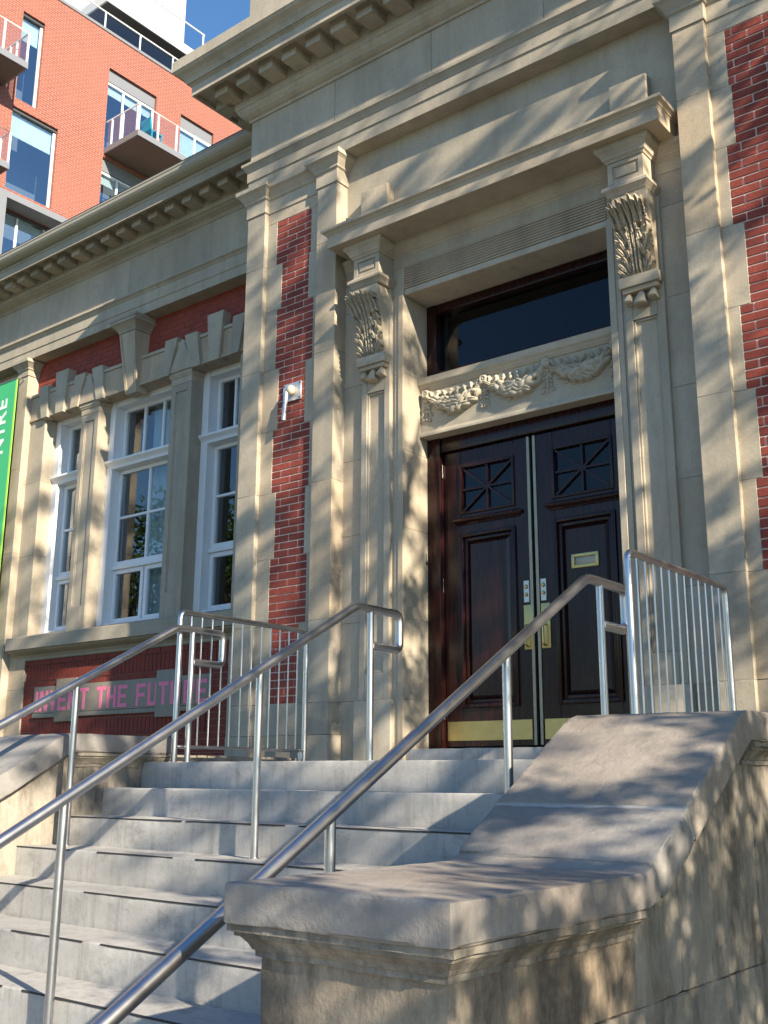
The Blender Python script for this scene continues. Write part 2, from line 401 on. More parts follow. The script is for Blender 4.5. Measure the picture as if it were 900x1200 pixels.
# ---- entablature of the pavilion
PATH = [(-6.837, 9.5), (-6.837, 6.45), (mirx(-6.837), 6.45), (mirx(-6.837), 9.5)]
P(MB().sweep([(-.35, 5.49), (.008, 5.49), (.008, 5.604), (.020, 5.608), (.020, 5.708), (.026, 5.714), (.034, 5.735), (.05, 5.758), (.064, 5.768), (.064, 5.797), (0, 5.812), (-.35, 5.812)], PATH), 'architrave', bevel=.002, seg=1, smooth=False)
fx = [-6.837, -5.75, -4.65, -3.55, -2.45, mirx(-6.837)]
for a, b in zip(fx, fx[1:]):
    P(MB().box(a+(.0015 if a > -6.8 else 0), b-.0015, 6.45, 6.75, 5.80, 6.276), 'frieze_block', bevel=.0025, seg=1)
P(MB().box(-6.837, -6.6, 6.752, 9.5, 5.80, 6.276), 'frieze_block')
P(MB().sweep([(-.35, 6.27), (.02, 6.27), (.02, 6.296), (.03, 6.30), (.045, 6.306), (.075, 6.325), (.10, 6.355), (.113, 6.385), (.125, 6.389), (.125, 6.577), (.398, 6.577), (.398, 6.53), (.4285, 6.53), (.4285, 6.632), (.437, 6.634), (.437, 6.643), (.45, 6.645), (.45, 6.655), (.468, 6.657), (.472, 6.675), (.485, 6.70), (.515, 6.73), (.55, 6.752), (.566, 6.773), (.572, 6.775), (.572, 6.894), (.1, 6.96), (-.35, 6.96)], PATH), 'cornice', bevel=.002, seg=1, smooth=False)
def modillion(wd, dp, ht, mat=STONE):
    m = MB().box(0, wd, 0, dp, 0, ht-.016).box(-.008, wd+.008, -.008, dp, ht-.0165, ht)
    m.v = [tuple(Vector(v)-OFF) for v in m.v]
    return m.mesh('modillion', mat, bevel=.0025, seg=1, smooth=False)
mm = modillion(.176, .208, .116)
k = 0
while -7.029+.3015*k < mirx(-7.029):
    inst('modillion', mm, LIB, (-7.029+.3015*k, 6.117, 6.462)); k += 1
m = MB().box(0, .208, 0, .176, 0, .116); m.v = [tuple(Vector(v)-OFF) for v in m.v]; ms = m.mesh('modillion', STONE, bevel=.003, seg=1, smooth=False)
for k in range(8): inst('modillion', ms, LIB, (-7.17, 6.262+.3015*k, 6.462))
P(MB().sweep([(-.35, 6.94), (.05, 6.94), (.05, 8.1), (-.35, 8.1)], PATH), 'parapet', bevel=.004, seg=1)

# ---- carved relief helpers: height fields cut from the stone face
def lobes(A, B, items, base):
    Hh = np.zeros_like(A)
    for (a, b, ang, L, wd, h, tip) in items:            # pointed leaf from (a, b) along ang
        ca, sa = math.cos(ang), math.sin(ang); t = ((A-a)*sa+(B-b)*ca)/L; q = ((A-a)*ca-(B-b)*sa)
        tc = np.clip(t, 0, 1); ww = wd*np.sin(np.pi*np.clip(.10+.9*tc, 0, 1))**.75*(1-.16*np.cos(tc*24))
        r = np.abs(q)/np.maximum(ww, 1e-4); ok = (t > 0) & (t < 1) & (r < 1)
        hh_ = (h*(.45+.55*tc)+tip*tc**3)*np.sqrt(np.clip(1-r**2.4, 0, 1))*(1-.38*np.exp(-(r/.16)**2))
        Hh = np.maximum(Hh, np.where(ok, hh_, 0))
    return Hh
def grid_mesh(X, D, Zz):
    n, m = X.shape; mb = MB(); mb.v = [(float(x), float(d), float(z)) for x, d, z in zip(X.ravel(), D.ravel(), Zz.ravel())]
    mb.f = [(i*m+j, i*m+j+1, (i+1)*m+j+1, (i+1)*m+j) for i in range(n-1) for j in range(m-1)]; return mb
def acanthus(xc, seed):
    rnd = random.Random(seed); zb, zt = 3.453, 3.985
    a = np.linspace(-.134, .134, 78); b = np.linspace(0, zt-zb, 150); A, B = np.meshgrid(a, b)
    Hh = np.zeros_like(A)
    def finger(a, b, ang, L, wd, h, tip, groove=.35):
        nonlocal Hh
        ca, sa = math.cos(ang), math.sin(ang); t = ((A-a)*sa+(B-b)*ca)/L; q = (A-a)*ca-(B-b)*sa; tc = np.clip(t, 0, 1)
        ww = wd*np.where(tc < .72, .50+.50*tc/.72, np.sqrt(np.clip(1-((tc-.72)/.28)**2, 0, 1)))
        r = np.abs(q)/np.maximum(ww, 1e-4); ok = (t > 0) & (t < 1) & (r < 1)
        Hh = np.maximum(Hh, np.where(ok, (h+tip*tc**2)*np.clip(1-r**3, 0, 1)**.5*(1-groove*np.exp(-(r/.22)**2)*tc), 0))
    for k in (-1, 0, 1): finger(k*.024, 0, k*.03, .42, .0135, .036, .022, .30)                # fluted stalks
    for s3 in (-1, 1):                                                                  # tiers of side leaves
        for b0, sc in ((-.01, .9), (.10, 1.0), (.215, 1.05)):
            for i in range(4):
                finger(s3*(.050+.008*i), b0+.020*(3-i), s3*(.02+.27*i+rnd.uniform(-.05, .05)), (.150-.018*i)*sc*rnd.uniform(.93, 1.07), .0165*sc, .020, .046*rnd.uniform(.85, 1.15), .4)
            ex, ez = s3*.052, b0+.125; Hh = np.where(((A-ex)/.008)**2+((B-ez)/.016)**2 < 1, Hh*.15, Hh)      # drilled eyes
    for k in range(-3, 4): finger(k*.040, .350+.012*(k % 2)-.004*abs(k), k*.07, .155, .0235, .050, .066*rnd.uniform(.85, 1.15), .45)   # curled head
    nz = np.array([[noise.noise(Vector((xc+x*3, z*3, 1.7))*30) for x in a] for z in b]); Hh = np.where(Hh > .004, Hh+.006*nz, Hh)
    Hh *= np.clip(B/.03, .35, 1)
    lift = .004+.03*np.clip((B-.30)/.15, 0, 1)**1.5
    Hh = Hh+np.where(Hh > .004, lift, 0)
    pz = [3.452, 3.52, 3.64, 3.76, 3.86, 3.93, 3.975, 4.1]; pd = [6.508, 6.50, 6.484, 6.462, 6.437, 6.412, 6.40, 6.40]
    return grid_mesh(A+xc, np.interp(B+zb, pz, pd)+.002-Hh, B+zb)
def garland_relief():
    rg = random.Random(11); x0, x1, z0, z1 = -5.045, -3.175, 2.815, 3.148
    a = np.linspace(x0, x1, 420); b = np.linspace(z0, z1, 80); A, B = np.meshgrid(a, b); Hh = np.zeros_like(A)
    def dome(cx, cz, rx, rz, rot, h0, h1, groove=0.):
        nonlocal Hh
        c2, s2 = math.cos(rot), math.sin(rot); u = ((A-cx)*c2+(B-cz)*s2)/rx; v = (-(A-cx)*s2+(B-cz)*c2)/rz; r2 = u*u+v*v
        hh_ = h0+h1*np.sqrt(np.clip(1-r2, 0, 1))*(1-groove*np.exp(-(v/.2)**2)); Hh = np.maximum(Hh, np.where(r2 < 1, hh_, 0))
    for p, q in zip(ros, ros[1:]):
        Lg = q-p; N = 10
        for i in range(N):
            t = (i+.5)/N; sag = 4*t*(1-t); x = p+Lg*t; zc = 3.105-.135*sag; th = .016+.050*sag**.8; rot = math.atan2(-.135*4*(1-2*t), Lg)
            for row, dz in ((0, 0), (1, .62), (-1, -.62)):
                if row and sag < .35: continue
                xx = x+(Lg/N*.5 if row else 0)
                dome(xx, zc+dz*th*math.cos(rot), .050+rg.uniform(-.006, .008), th*(.46 if row else .50), rot+rg.uniform(-.75, .75), .018+.026*sag-.010*abs(row), .030+.010*sag, .45 if rg.random() < .6 else 0)
        for i in range(3): dome(p+Lg*(.38+.12*i), 3.105-.135*.95+rg.uniform(-.03, .02), .026, .026, 0, .042, .032)
        for i in range(8):                                                              # ribbon folds above the swag
            t = (i+.8)/8.6; sag = 4*t*(1-t)
            dome(p+Lg*t, 3.118-.030*sag, .013, .034, rg.uniform(-.6, .6), .012, .034, .3)
        for i in range(9):
            t = .08+.84*i/8; sag = 4*t*(1-t); dome(p+Lg*t, 3.105-.135*sag-.066*sag-.008, .024, .011, rg.uniform(-.5, .5), .006, .014)
    for x in ros:
        r = np.hypot(A-x, B-3.118); Hh = np.maximum(Hh, np.where(r < .040, .030+.018*np.sqrt(np.clip(1-((r-.025)/.014)**2, 0, 1)), 0)); dome(x, 3.118, .013, .013, 0, .034, .014)
        for k in range(6):
            for s3 in (-1, 0, 1):
                dome(x+s3*(.020+.004*k)*rg.uniform(.7, 1.2), 3.065-.034*k+rg.uniform(-.008, .008), rg.uniform(.010, .016), rg.uniform(.014, .022), s3*.6+rg.uniform(-.3, .3), .006, .017, .35)
    P(grid_mesh(A, 6.831-Hh, B), 'garland_relief', CARVED, smooth=True)

# ---- portal
for sgn in (-1, 1):
    a, b = sorted((XC+sgn*1.60, XC+sgn*.945))
    blocks(LIB, a, b, 6.60, 7.2, [Z0-.2, .59, 1.22, 1.95, 2.60, 3.27, 3.965], name='jamb_block')
    for q, (h0, h1, dd) in enumerate(((.944, 1.035, 6.589), (.943, .995, 6.579))):
        a, b = sorted((XC+sgn*h0, XC+sgn*h1)); P(MB().box(a, b, dd, 6.602, Z0, 3.966+.05*(1-q)), 'architrave_strip', bevel=.003, seg=1)
    # console pilaster
    X = lambda h0, h1: sorted((XC+sgn*h0, XC+sgn*h1))
    a, b = X(1.03, 1.40); P(MB().box(a, b, 6.535, 6.603, Z0-.05, .588), 'pilaster_base', bevel=.006, seg=2)
    a, b = X(1.066, 1.37); P(MB().box(a, b, 6.588, 6.604, .59, 4.05), 'pilaster_panel', bevel=.002, seg=1)
    st = MB()
    for h0, h1, z0, z1 in ((1.066, 1.125, .59, 4.049), (1.311, 1.37, .59, 4.049), (1.126, 1.31, .59, .80), (1.126, 1.31, 3.15, 4.049)):
        a, b = X(h0, h1); st.box(a, b, 6.56, 6.590, z0, z1)
    for h0, h1, z0, z1 in ((1.126, 1.140, .802, 3.148), (1.296, 1.31, .802, 3.148), (1.141, 1.295, .802, .818), (1.141, 1.295, 3.132, 3.148)):
        a, b = X(h0, h1); st.box(a, b, 6.572, 6.591, z0, z1)
    P(st, 'pilaster_frame', bevel=.003, seg=1)
    # console
    a, b = X(1.082, 1.352)
    prof = [(6.585, 4.05), (6.40, 4.05), (6.40, 3.965), (6.412, 3.93), (6.437, 3.86), (6.462, 3.76), (6.484, 3.64), (6.50, 3.52), (6.508, 3.452), (6.585, 3.452)]
    con = P(MB().prism(prof, a, b), 'console', CARVED, bevel=.004, seg=1)
    a, b = X(1.068, 1.366); P(MB().box(a, b, 6.478, 6.586, 3.372, 3.452), 'console_shelf', CARVED, parent=con, bevel=.006)
    a, b = X(1.084, 1.35); P(MB().box(a, b, 6.498, 6.586, 3.336, 3.371), 'console_fillet', CARVED, parent=con, bevel=.008)
    for hc, ww, zz in ((1.125, .030, 3.262), (1.217, .045, 3.232), (1.309, .030, 3.262)):
        x = XC+sgn*hc; g = MB()
        g.add([(x-ww*.35, 6.515, 3.336), (x+ww*.35, 6.515, 3.336), (x+ww*.35, 6.56, 3.336), (x-ww*.35, 6.56, 3.336),
               (x-ww, 6.478, zz+.012), (x+ww, 6.478, zz+.012), (x+ww, 6.56, zz-.006), (x-ww, 6.56, zz-.006), (x-ww, 6.49, zz), (x+ww, 6.49, zz)],
              [(0, 1, 2, 3), (0, 4, 5, 1), (1, 5, 9, 6, 2), (0, 3, 7, 8, 4), (2, 6, 7, 3), (4, 8, 9, 5), (8, 7, 6, 9)])
        P(g, 'gutta', CARVED, parent=con, bevel=.003, seg=1)
    # acanthus leaf on the console face
    xc = XC+sgn*1.217
    P(acanthus(xc, 3+sgn), 'acanthus_leaf', CARVED, parent=con, smooth=True)
    # block over the console with a sunk panel
    a, b = X(1.063, 1.34); blk = MB().box(a, b, 6.414, 6.61, 4.15, 4.325)
    for h0, h1, z0, z1 in ((1.063, 1.102, 4.151, 4.325), (1.301, 1.34, 4.151, 4.325), (1.103, 1.30, 4.151, 4.185), (1.103, 1.30, 4.292, 4.325)):
        p, q = X(h0, h1); blk.box(p, q, 6.40, 6.416, z0, z1)
    p, q = X(1.125, 1.278); blk.box(p, q, 6.403, 6.416, 4.202, 4.275)
    P(blk, 'console_block', bevel=.002, seg=1)
    a, b = X(1.063, 1.34)
    P(MB().sweep([(-.1, 4.048), (.0, 4.048), (.008, 4.055), (.014, 4.07), (.03, 4.088), (.040, 4.096), (.040, 4.118), (.0, 4.153), (-.1, 4.153)], [(a, 6.60), (a, 6.40), (b, 6.40), (b, 6.60)]), 'console_moulding', bevel=.002, seg=1, smooth=False)
    a, b = X(1.06, 1.35)
    P(MB().prism([(6.62, 4.6), (6.50, 4.6), (6.50, 5.03), (6.62, 5.045)], a, b), 'pedestal_block', bevel=.005)
# wall above the opening, reeded band
P(MB().box(-5.71, -2.51, 6.60, 6.94, 4.226, 5.52), 'upper_wall', bevel=.002, seg=1)
P(MB().box(XC-.944, XC+.944, 6.60, 7.2, 3.965, 4.018), 'opening_head', bevel=.004, seg=1)
for sgn in (-1, 1):
    a, b = sorted((XC+sgn*.946, XC+sgn*1.60)); P(MB().box(a, b, 6.6005, 6.94, 3.967, 4.224), 'jamb_block', bevel=.002, seg=1)
rd = MB().box(XC-.944, XC+.944, 6.612, 6.9, 4.019, 4.225)
for k in range(9):
    zc = 4.032+k*.0228
    rd.prism([(6.613, zc-.0085), (6.598, zc-.0075), (6.593, zc-.003), (6.593, zc+.003), (6.598, zc+.0075), (6.613, zc+.0085)], XC-.943, XC+.943)
P(rd, 'reeded_band', smooth=False)
hp = [(-1.59, 6.605), (-1.34, 6.605), (-1.34, 6.40), (-1.063, 6.40), (-1.063, 6.605), (1.063, 6.605), (1.063, 6.40), (1.34, 6.40), (1.34, 6.605), (1.59, 6.605)]
P(MB().sweep([(-.03, 4.326), (.008, 4.326), (.012, 4.338), (.02, 4.346), (.026, 4.348), (.03, 4.365), (.05, 4.395), (.068, 4.41), (.07, 4.447), (-.03, 4.447)], [(XC+a, b) for a, b in hp]), 'bed_moulding', bevel=.0015, seg=1, smooth=False)
P(MB().sweep([(-.27, 4.445), (0, 4.445), (0, 4.545), (.006, 4.548), (.006, 4.558), (.016, 4.56), (.016, 4.57), (.034, 4.582), (.045, 4.586), (.045, 4.612), (-.2, 4.64), (-.27, 4.64)],
  [(XC-1.525, 6.62), (XC-1.525, 6.26), (XC+1.525, 6.26), (XC+1.525, 6.62)]), 'hood', bevel=.003, seg=1, smooth=False)
P(MB().box(XC-1.24, XC+1.24, 6.52, 6.615, 4.444, 4.632), 'hood_core')

# ---- carved lintel over the doors
LX0, LX1 = -5.054, -3.166
P(MB().box(LX0, LX1, 6.83, 7.05, 2.79, 3.16), 'lintel', CARVED, bevel=.002, seg=1)
P(MB().sweep([(-.12, 3.15), (.0, 3.15), (.012, 3.156), (.018, 3.17), (.022, 3.172), (.03, 3.19), (.044, 3.205), (.046, 3.215), (.046, 3.264), (-.12, 3.27)], [(LX0, 6.83), (LX1, 6.83)]), 'lintel_ledge', CARVED, bevel=.003, seg=1, smooth=False)
P(MB().sweep([(-.12, 2.752), (.022, 2.752), (.022, 2.772), (.016, 2.776), (.012, 2.788), (.0, 2.80), (-.12, 2.80)], [(LX0, 6.83), (LX1, 6.83)]), 'lintel_fillet', CARVED, bevel=.002, seg=1, smooth=False)
ros = [-4.985, -4.408, -3.834, -3.258]
garland_relief()
# ---- doors, frame and transom window
FR = thing  # (name kept free)
P(MB().box(-5.056, -3.16, 6.62, 7.2, Z0-.1, .212), 'threshold', CONC, bevel=.006, rough=.003, sub=.06)
fr = MB()
for a, b in ((-5.052, -4.924), (mirx(-4.924)+.02, -3.164)): fr.box(a, b, 6.915, 7.05, .213, 2.752)
fr.box(-4.923, mirx(-4.924)+.019, 6.93, 7.05, 2.625, 2.752)
P(fr, 'door_frame', WOOD, bevel=.006)
LXs = {-1: (-4.918, -4.126), 1: (-4.042, -3.279)}
for sgn in (-1, 1):
    x0, x1 = LXs[sgn]
    if sgn < 0: g0, g1 = -4.754, -4.252
    else: g0, g1 = -3.896, -3.400
    lf = MB()
    lf.box(x0, g0, 6.97, 7.02, .235, 2.618).box(g1, x1, 6.97, 7.02, .235, 2.618)
    for z0, z1 in ((.235, .536), (1.904, 2.085), (2.478, 2.618)): lf.box(g0-.001, g1+.001, 6.971, 7.019, z0, z1)
    lf.box(g0-.001, g1+.001, 6.995, 7.015, .535, 1.905)
    door = P(lf, 'door', WOOD, bevel=.003, seg=1)
    q = lambda m, n, mat, **k: m.build(n, mat, door, **k)
    def frame(x_0, x_1, z_0, z_1, wd, d0, d1):
        return MB().box(x_0, x_0+wd, d0, d1, z_0, z_1).box(x_1-wd, x_1, d0, d1, z_0, z_1).box(x_0+wd+.0005, x_1-wd-.0005, d0+.0005, d1, z_0, z_0+wd).box(x_0+wd+.0005, x_1-wd-.0005, d0+.0005, d1, z_1-wd, z_1)
    q(frame(g0-.012, g1+.012, .524, 1.916, .034, 6.952, 6.996), 'panel_moulding', WOOD, bevel=.008, seg=2)
    q(frame(g0+.024, g1-.024, .560, 1.880, .030, 6.975, 6.997), 'panel_moulding', WOOD, bevel=.006, seg=2)
    a, b = g0+.085, g1-.085
    q(MB().add([(a, 6.976, .62), (b, 6.976, .62), (b, 6.976, 1.82), (a, 6.976, 1.82), (a-.03, 6.996, .59), (b+.03, 6.996, .59), (b+.03, 6.996, 1.85), (a-.03, 6.996, 1.85)],
      [(0, 1, 2, 3), (4, 5, 1, 0), (5, 6, 2, 1), (6, 7, 3, 2), (7, 4, 0, 3)]), 'raised_panel', WOOD)
    q(MB().sweep([(-.01, 1.985), (.006, 1.985), (.012, 2.0), (.03, 2.012), (.034, 2.018), (.034, 2.034), (0, 2.05), (-.01, 2.05)], [(g0-.034, 6.99), (g0-.034, 6.97), (g1+.046, 6.97), (g1+.046, 6.99)]), 'ledge', WOOD, bevel=.002, seg=1)
    q(frame(g0-.01, g1+.01, 2.075, 2.488, .022, 6.958, 6.996), 'glazing_bead', WOOD, bevel=.004)
    q(MB().add([(g0+.002, 6.994, 2.087), (g1-.002, 6.994, 2.087), (g1-.002, 6.994, 2.476), (g0+.002, 6.994, 2.476)], [(0, 1, 2, 3)]), 'pane', DGLASS)
    xm, zm = (g0+g1)/2, 2.2815; mu = MB()
    mu.box(xm-.009, xm+.009, 6.972, 6.993, 2.098, 2.466).box(g0+.013, g1-.013, 6.9725, 6.993, zm-.009, zm+.009)
    for s3 in (-1, 1):
        ax, az = g0+.012, zm-s3*.184; bx_, bz = g1-.012, zm+s3*.184; L = math.hypot(bx_-ax, bz-az); nx, nz = -(bz-az)/L*.008, (bx_-ax)/L*.008
        mu.prism([(ax+nx, az+nz), (ax-nx, az-nz), (bx_-nx, bz-nz), (bx_+nx, bz+nz)], 6.973+.0004*s3, 6.993, 'd')
    q(mu, 'muntin', WOOD)
    q(MB().box(x0+.014 if sgn < 0 else x0+.01, x1-.014, 6.966, 6.9715, .279, .425), 'kick_plate', BRASS, bevel=.001, seg=1)
    ex = (-4.125, -4.097) if sgn < 0 else (-4.071, -4.043)
    q(MB().box(ex[0], ex[1], 6.962, 7.0, .236, 2.617), 'astragal', BRONZE, bevel=.003, seg=1)
    px = -4.185 if sgn < 0 else -4.036
    lk = q(MB().box(px+.004, px+.052, 6.962, 6.9715, 1.30, 1.469), 'lock_plate', STEEL, bevel=.002, seg=1)
    q(MB().blob((px+.028, 6.958, 1.42), .014, .012, .018, n=10, m=6).blob((px+.028, 6.956, 1.36), .013, .010, .016, n=10, m=6), 'lock_cylinder', BRASS, smooth=True)
    q(MB().box(px, px+.078, 6.961, 6.9715, .942, 1.281), 'pull_plate', BRASS, bevel=.006, seg=2)
    q(MB().tube(arc([(px+.04, 6.962, 1.12), (px+.04, 6.915, 1.12), (px+.04, 6.915, .965), (px+.04, 6.962, .965)], .02), .010, 8), 'pull_handle', BRASS, smooth=True)
    if sgn < 0:
        for z in (2.47, 1.51, .50): q(MB().tube([(-4.932, 6.955, z-.055), (-4.932, 6.955, z+.055)], .009, 8), 'hinge', STEEL)
    else:
        ml = q(frame(-3.763, -3.541, 1.516, 1.623, .024, 6.962, 6.977), 'letter_slot', BRASS, bevel=.003)
        q(MB().box(-3.738, -3.566, 6.972, 6.978, 1.541, 1.598), 'letter_flap', BRONZE, bevel=.002)
tw = MB()
tw.box(-5.052, -4.955, 6.915, 7.05, 3.272, 3.963).box(-3.262, -3.166, 6.915, 7.05, 3.272, 3.963).box(-4.954, -3.263, 6.92, 7.05, 3.272, 3.345).box(-4.954, -3.263, 6.92, 7.05, 3.88, 3.963)
tw = P(tw, 'transom_window', WOOD, bevel=.006)
MB().add([(-4.956, 6.985, 3.34), (-3.262, 6.985, 3.34), (-3.262, 6.985, 3.882), (-4.956, 6.985, 3.882)], [(0, 1, 2, 3)]).build('pane', DGLASS, tw)
P(MB().tube([(XC-.944+.004-.0, 6.897, 1.70), (XC-.93, 6.897, 1.70)], .012, 10).tube([(XC-.948, 6.897, 1.69), (XC-.948, 6.897, 1.78)], .006, 8), 'doorbell', LEAD)

# ================================================================== WING
WC = -9.655
mw = lambda x: 2*WC-x
# core wall: above, below and between windows
wc = MB()
wc.box(-17, -6.85, 7.62, 9.4, 4.44, 6.2).box(-17, -6.85, 7.75, 9.4, GZ, 1.60)
wc.box(-17, -11.44, 7.50, 9.4, 1.60, 4.44).box(-7.87, -6.85, 7.50, 9.4, 1.60, 4.44)
P(wc, 'wing_core', JOINT)
P(MB().box(-11.43, -7.88, 8.6, 9.3, 1.6, 4.44), 'room_interior', DARK)
blocks(LIB, -17, -11.93, 7.46, 7.6, [GZ, -.6, .2, 1.0, 1.8, 2.6, 3.4, 4.2, 5.27], WSTONE)
blocks(LIB, -7.38, -6.845, 7.46, 7.6, [GZ, -.6, .2, 1.0, 1.8, 2.6, 3.4, 4.2, 5.27], WSTONE)
def wing_entab(x0, x1):
    pth = [(x0, 7.28), (x1, 7.28)]
    P(MB().sweep([(-.30, 5.26), (.008, 5.26), (.008, 5.372), (.018, 5.376), (.018, 5.51), (.026, 5.515), (.036, 5.532), (.056, 5.546), (.06, 5.548), (.06, 5.565), (0, 5.582), (-.30, 5.582)], pth), 'wing_architrave', WSTONE, bevel=.002, seg=1, smooth=False)
    n_ = max(1, round((x1-x0)/1.5)); st = (x1-x0)/n_
    for i in range(n_): P(MB().box(x0+i*st+.0015, x0+(i+1)*st-.0015, 7.28, 7.6, 5.575, 6.076), 'frieze_block', WSTONE, bevel=.0025, seg=1)
    P(MB().sweep([(-.30, 6.07), (.012, 6.07), (.012, 6.088), (.022, 6.09), (.022, 6.104), (.034, 6.108), (.05, 6.116), (.085, 6.128), (.11, 6.142), (.13, 6.146), (.13, 6.312), (.398, 6.312), (.398, 6.267), (.425, 6.267), (.425, 6.365), (.435, 6.37), (.435, 6.41), (-.30, 6.42)], pth), 'wing_cornice', WSTONE, bevel=.002, seg=1, smooth=False)
    g = [(.436, 6.405), (.47, 6.408), (.505, 6.42), (.53, 6.44), (.545, 6.465), (.55, 6.50), (.556, 6.505), (.556, 6.522), (.40, 6.525), (.30, 6.43)]
    P(MB().sweep(g, pth), 'gutter', GUTTER)
    P(MB().sweep([(-.6, 6.50), (.40, 6.516), (.548, 6.526), (.548, 6.545), (.40, 6.55), (-.6, 6.9)], pth), 'roof_edge', LEAD)
wing_entab(-17, -6.84)
mwd = modillion(.157, .202, .108, WSTONE)
for k in range(24):
    xr = -7.724-.2906*k
    inst('modillion', mwd, LIB, (xr-.157, 6.955, 6.205))
inst('modillion', mwd, LIB, (-7.724+.2906-.157, 6.955, 6.205)); inst('modillion', mwd, LIB, (-7.724+.5812-.157, 6.955, 6.205))
# pilasters of the wing
for x0, x1 in ((-11.95, -11.75), (mw(-11.75), mw(-11.95))):
    blocks(LIB, x0, x1, 7.30, 7.47, [GZ, .0, .58, 1.6, 2.7, 3.8, 5.06], WSTONE, name='pilaster_block')
    P(MB().sweep([(-.08, 5.055), (.012, 5.055), (.012, 5.13), (.022, 5.135), (.028, 5.143), (.028, 5.155), (.04, 5.17), (.07, 5.20), (.085, 5.212), (.092, 5.215), (.092, 5.258), (-.08, 5.258)], [(x0, 7.46), (x0, 7.30), (x1, 7.30), (x1, 7.46)]), 'capital', WSTONE, bevel=.002, seg=1, smooth=False)
# brick band over the windows
bb = MB(); BH = .0653; BT = .009
for a, b, z0, z1 in brick_rows(5.265, 8, -11.76, -7.55, -9.66, 0): bb.box(a, b, 7.46+random.uniform(-.001, .001), 7.52, z0, z1)
o = P(bb, 'brick_courses', WBRICK); o['kind'] = 'stuff'
P(MB().box(-11.76, -7.55, 7.466, 7.61, 4.74, 5.27), 'mortar_bed', DMORTAR)
# lintel, voussoirs, keystone
P(MB().box(-11.75, -7.56, 7.385, 7.62, 4.43, 4.79), 'flat_arch', WSTONE, bevel=.003, seg=1)
P(MB().box(-11.75, -7.56, 7.368, 7.40, 4.752, 4.792), 'flat_arch_fillet', WSTONE, bevel=.003, seg=1)
P(MB().box(-11.75, -7.56, 7.372, 7.40, 4.428, 4.462), 'flat_arch_fillet', WSTONE, bevel=.003, seg=1)
V = [((-9.072, -8.866), (-9.128, -8.992), 4.847), ((-8.743, -8.535), (-8.619, -8.464), 4.832), ((-8.377, -8.116), (-8.326, -8.162), 4.972), ((-7.962, -7.776), (-7.99, -7.859), 4.85)]
for (t0, t1), (b0, b1), zt in V:
    for mf in (lambda x: x, mw):
        pts = [(mf(b0), 4.412), (mf(b1), 4.412), (mf(t1), zt), (mf(t0), zt)]
        if mf is mw: pts = pts[::-1]
        P(MB().prism(pts, 7.34, 7.47, 'd'), 'voussoir', WSTONE, bevel=.003, seg=1, smooth=False)
for s2 in (-1, 1):   # spandrel stones over the piers
    xm = -8.80 if s2 > 0 else mw(-8.80)
    P(MB().prism([(xm-.19, 4.43), (xm+.19, 4.43), (xm+.02, 4.80), (xm-.02, 4.80)], 7.356, 7.39, 'd'), 'spandrel', WSTONE, bevel=.003, seg=1)
ks = MB(); kz0, kz1 = 4.352, 5.085
def kq(z): t = (z-kz0)/(kz1-kz0); return .102+(.1435-.102)*t, 7.356+(7.245-7.356)*t
w0, d0 = kq(kz0); w1, d1 = kq(kz1)
ks.add([(WC-w0, d0, kz0), (WC+w0, d0, kz0), (WC+w0, 7.5, kz0), (WC-w0, 7.5, kz0), (WC-w1, d1, kz1), (WC+w1, d1, kz1), (WC+w1, 7.5, kz1), (WC-w1, 7.5, kz1)],
       [(0, 3, 2, 1), (4, 5, 6, 7), (0, 1, 5, 4), (1, 2, 6, 5), (2, 3, 7, 6), (3, 0, 4, 7)])
key = P(ks, 'keystone', WSTONE, bevel=.004, seg=1)
kf = MB()
for s2 in (-1, 1):
    kf.add([(WC+s2*(w0-.03), d0-.012, kz0+.04), (WC+s2*w0, d0-.012, kz0), (WC+s2*w1, d1-.012, kz1), (WC+s2*(w1-.03), d1-.012, kz1-.05),
            (WC+s2*(w0-.03), d0+.004, kz0+.04), (WC+s2*w0, d0+.004, kz0), (WC+s2*w1, d1+.004, kz1), (WC+s2*(w1-.03), d1+.004, kz1-.05)],
           [(0, 1, 2, 3), (4, 7, 6, 5), (0, 4, 5, 1), (1, 5, 6, 2), (2, 6, 7, 3), (3, 7, 4, 0)])
kf.build('keystone_border', WSTONE, key, smooth=False)
MB().sweep([(-.05, 5.085), (.012, 5.085), (.015, 5.105), (.04, 5.14), (.075, 5.175), (.09, 5.18), (.09, 5.215), (.10, 5.22), (.10, 5.258), (-.05, 5.258)], [(WC-w1, 7.47), (WC-w1, d1), (WC+w1, d1), (WC+w1, 7.47)]).build('keystone_cap', WSTONE, key, bevel=.002, seg=1, smooth=False)
# piers and jamb strips
for x0, x1 in ((-8.99, -8.65), (mw(-8.65), mw(-8.99))):
    pr = MB().box(x0, x1, 7.413, 7.63, 1.62, 4.29)
    for a, b, z0, z1 in ((x0, x0+.075, 1.62, 4.288), (x1-.075, x1, 1.62, 4.288), (x0+.0755, x1-.0755, 1.62, 1.92), (x0+.0755, x1-.0755, 4.20, 4.288)): pr.box(a, b, 7.40, 7.414, z0, z1)
    a, b = x0+.0765, x1-.0765
    pr.box(a, a+.018, 7.406, 7.414, 1.923, 4.197).box(b-.018, b, 7.406, 7.414, 1.923, 4.197)
    P(pr, 'window_pier', WSTONE, bevel=.003, seg=1)
    P(MB().sweep([(-.1, 4.288), (.004, 4.288), (.004, 4.36), (.014, 4.366), (.018, 4.385), (.026, 4.39), (.026, 4.428), (-.1, 4.428)], [(x0, 7.61), (x0, 7.40), (x1, 7.40), (x1, 7.61)]), 'impost', WSTONE, bevel=.002, seg=1, smooth=False)
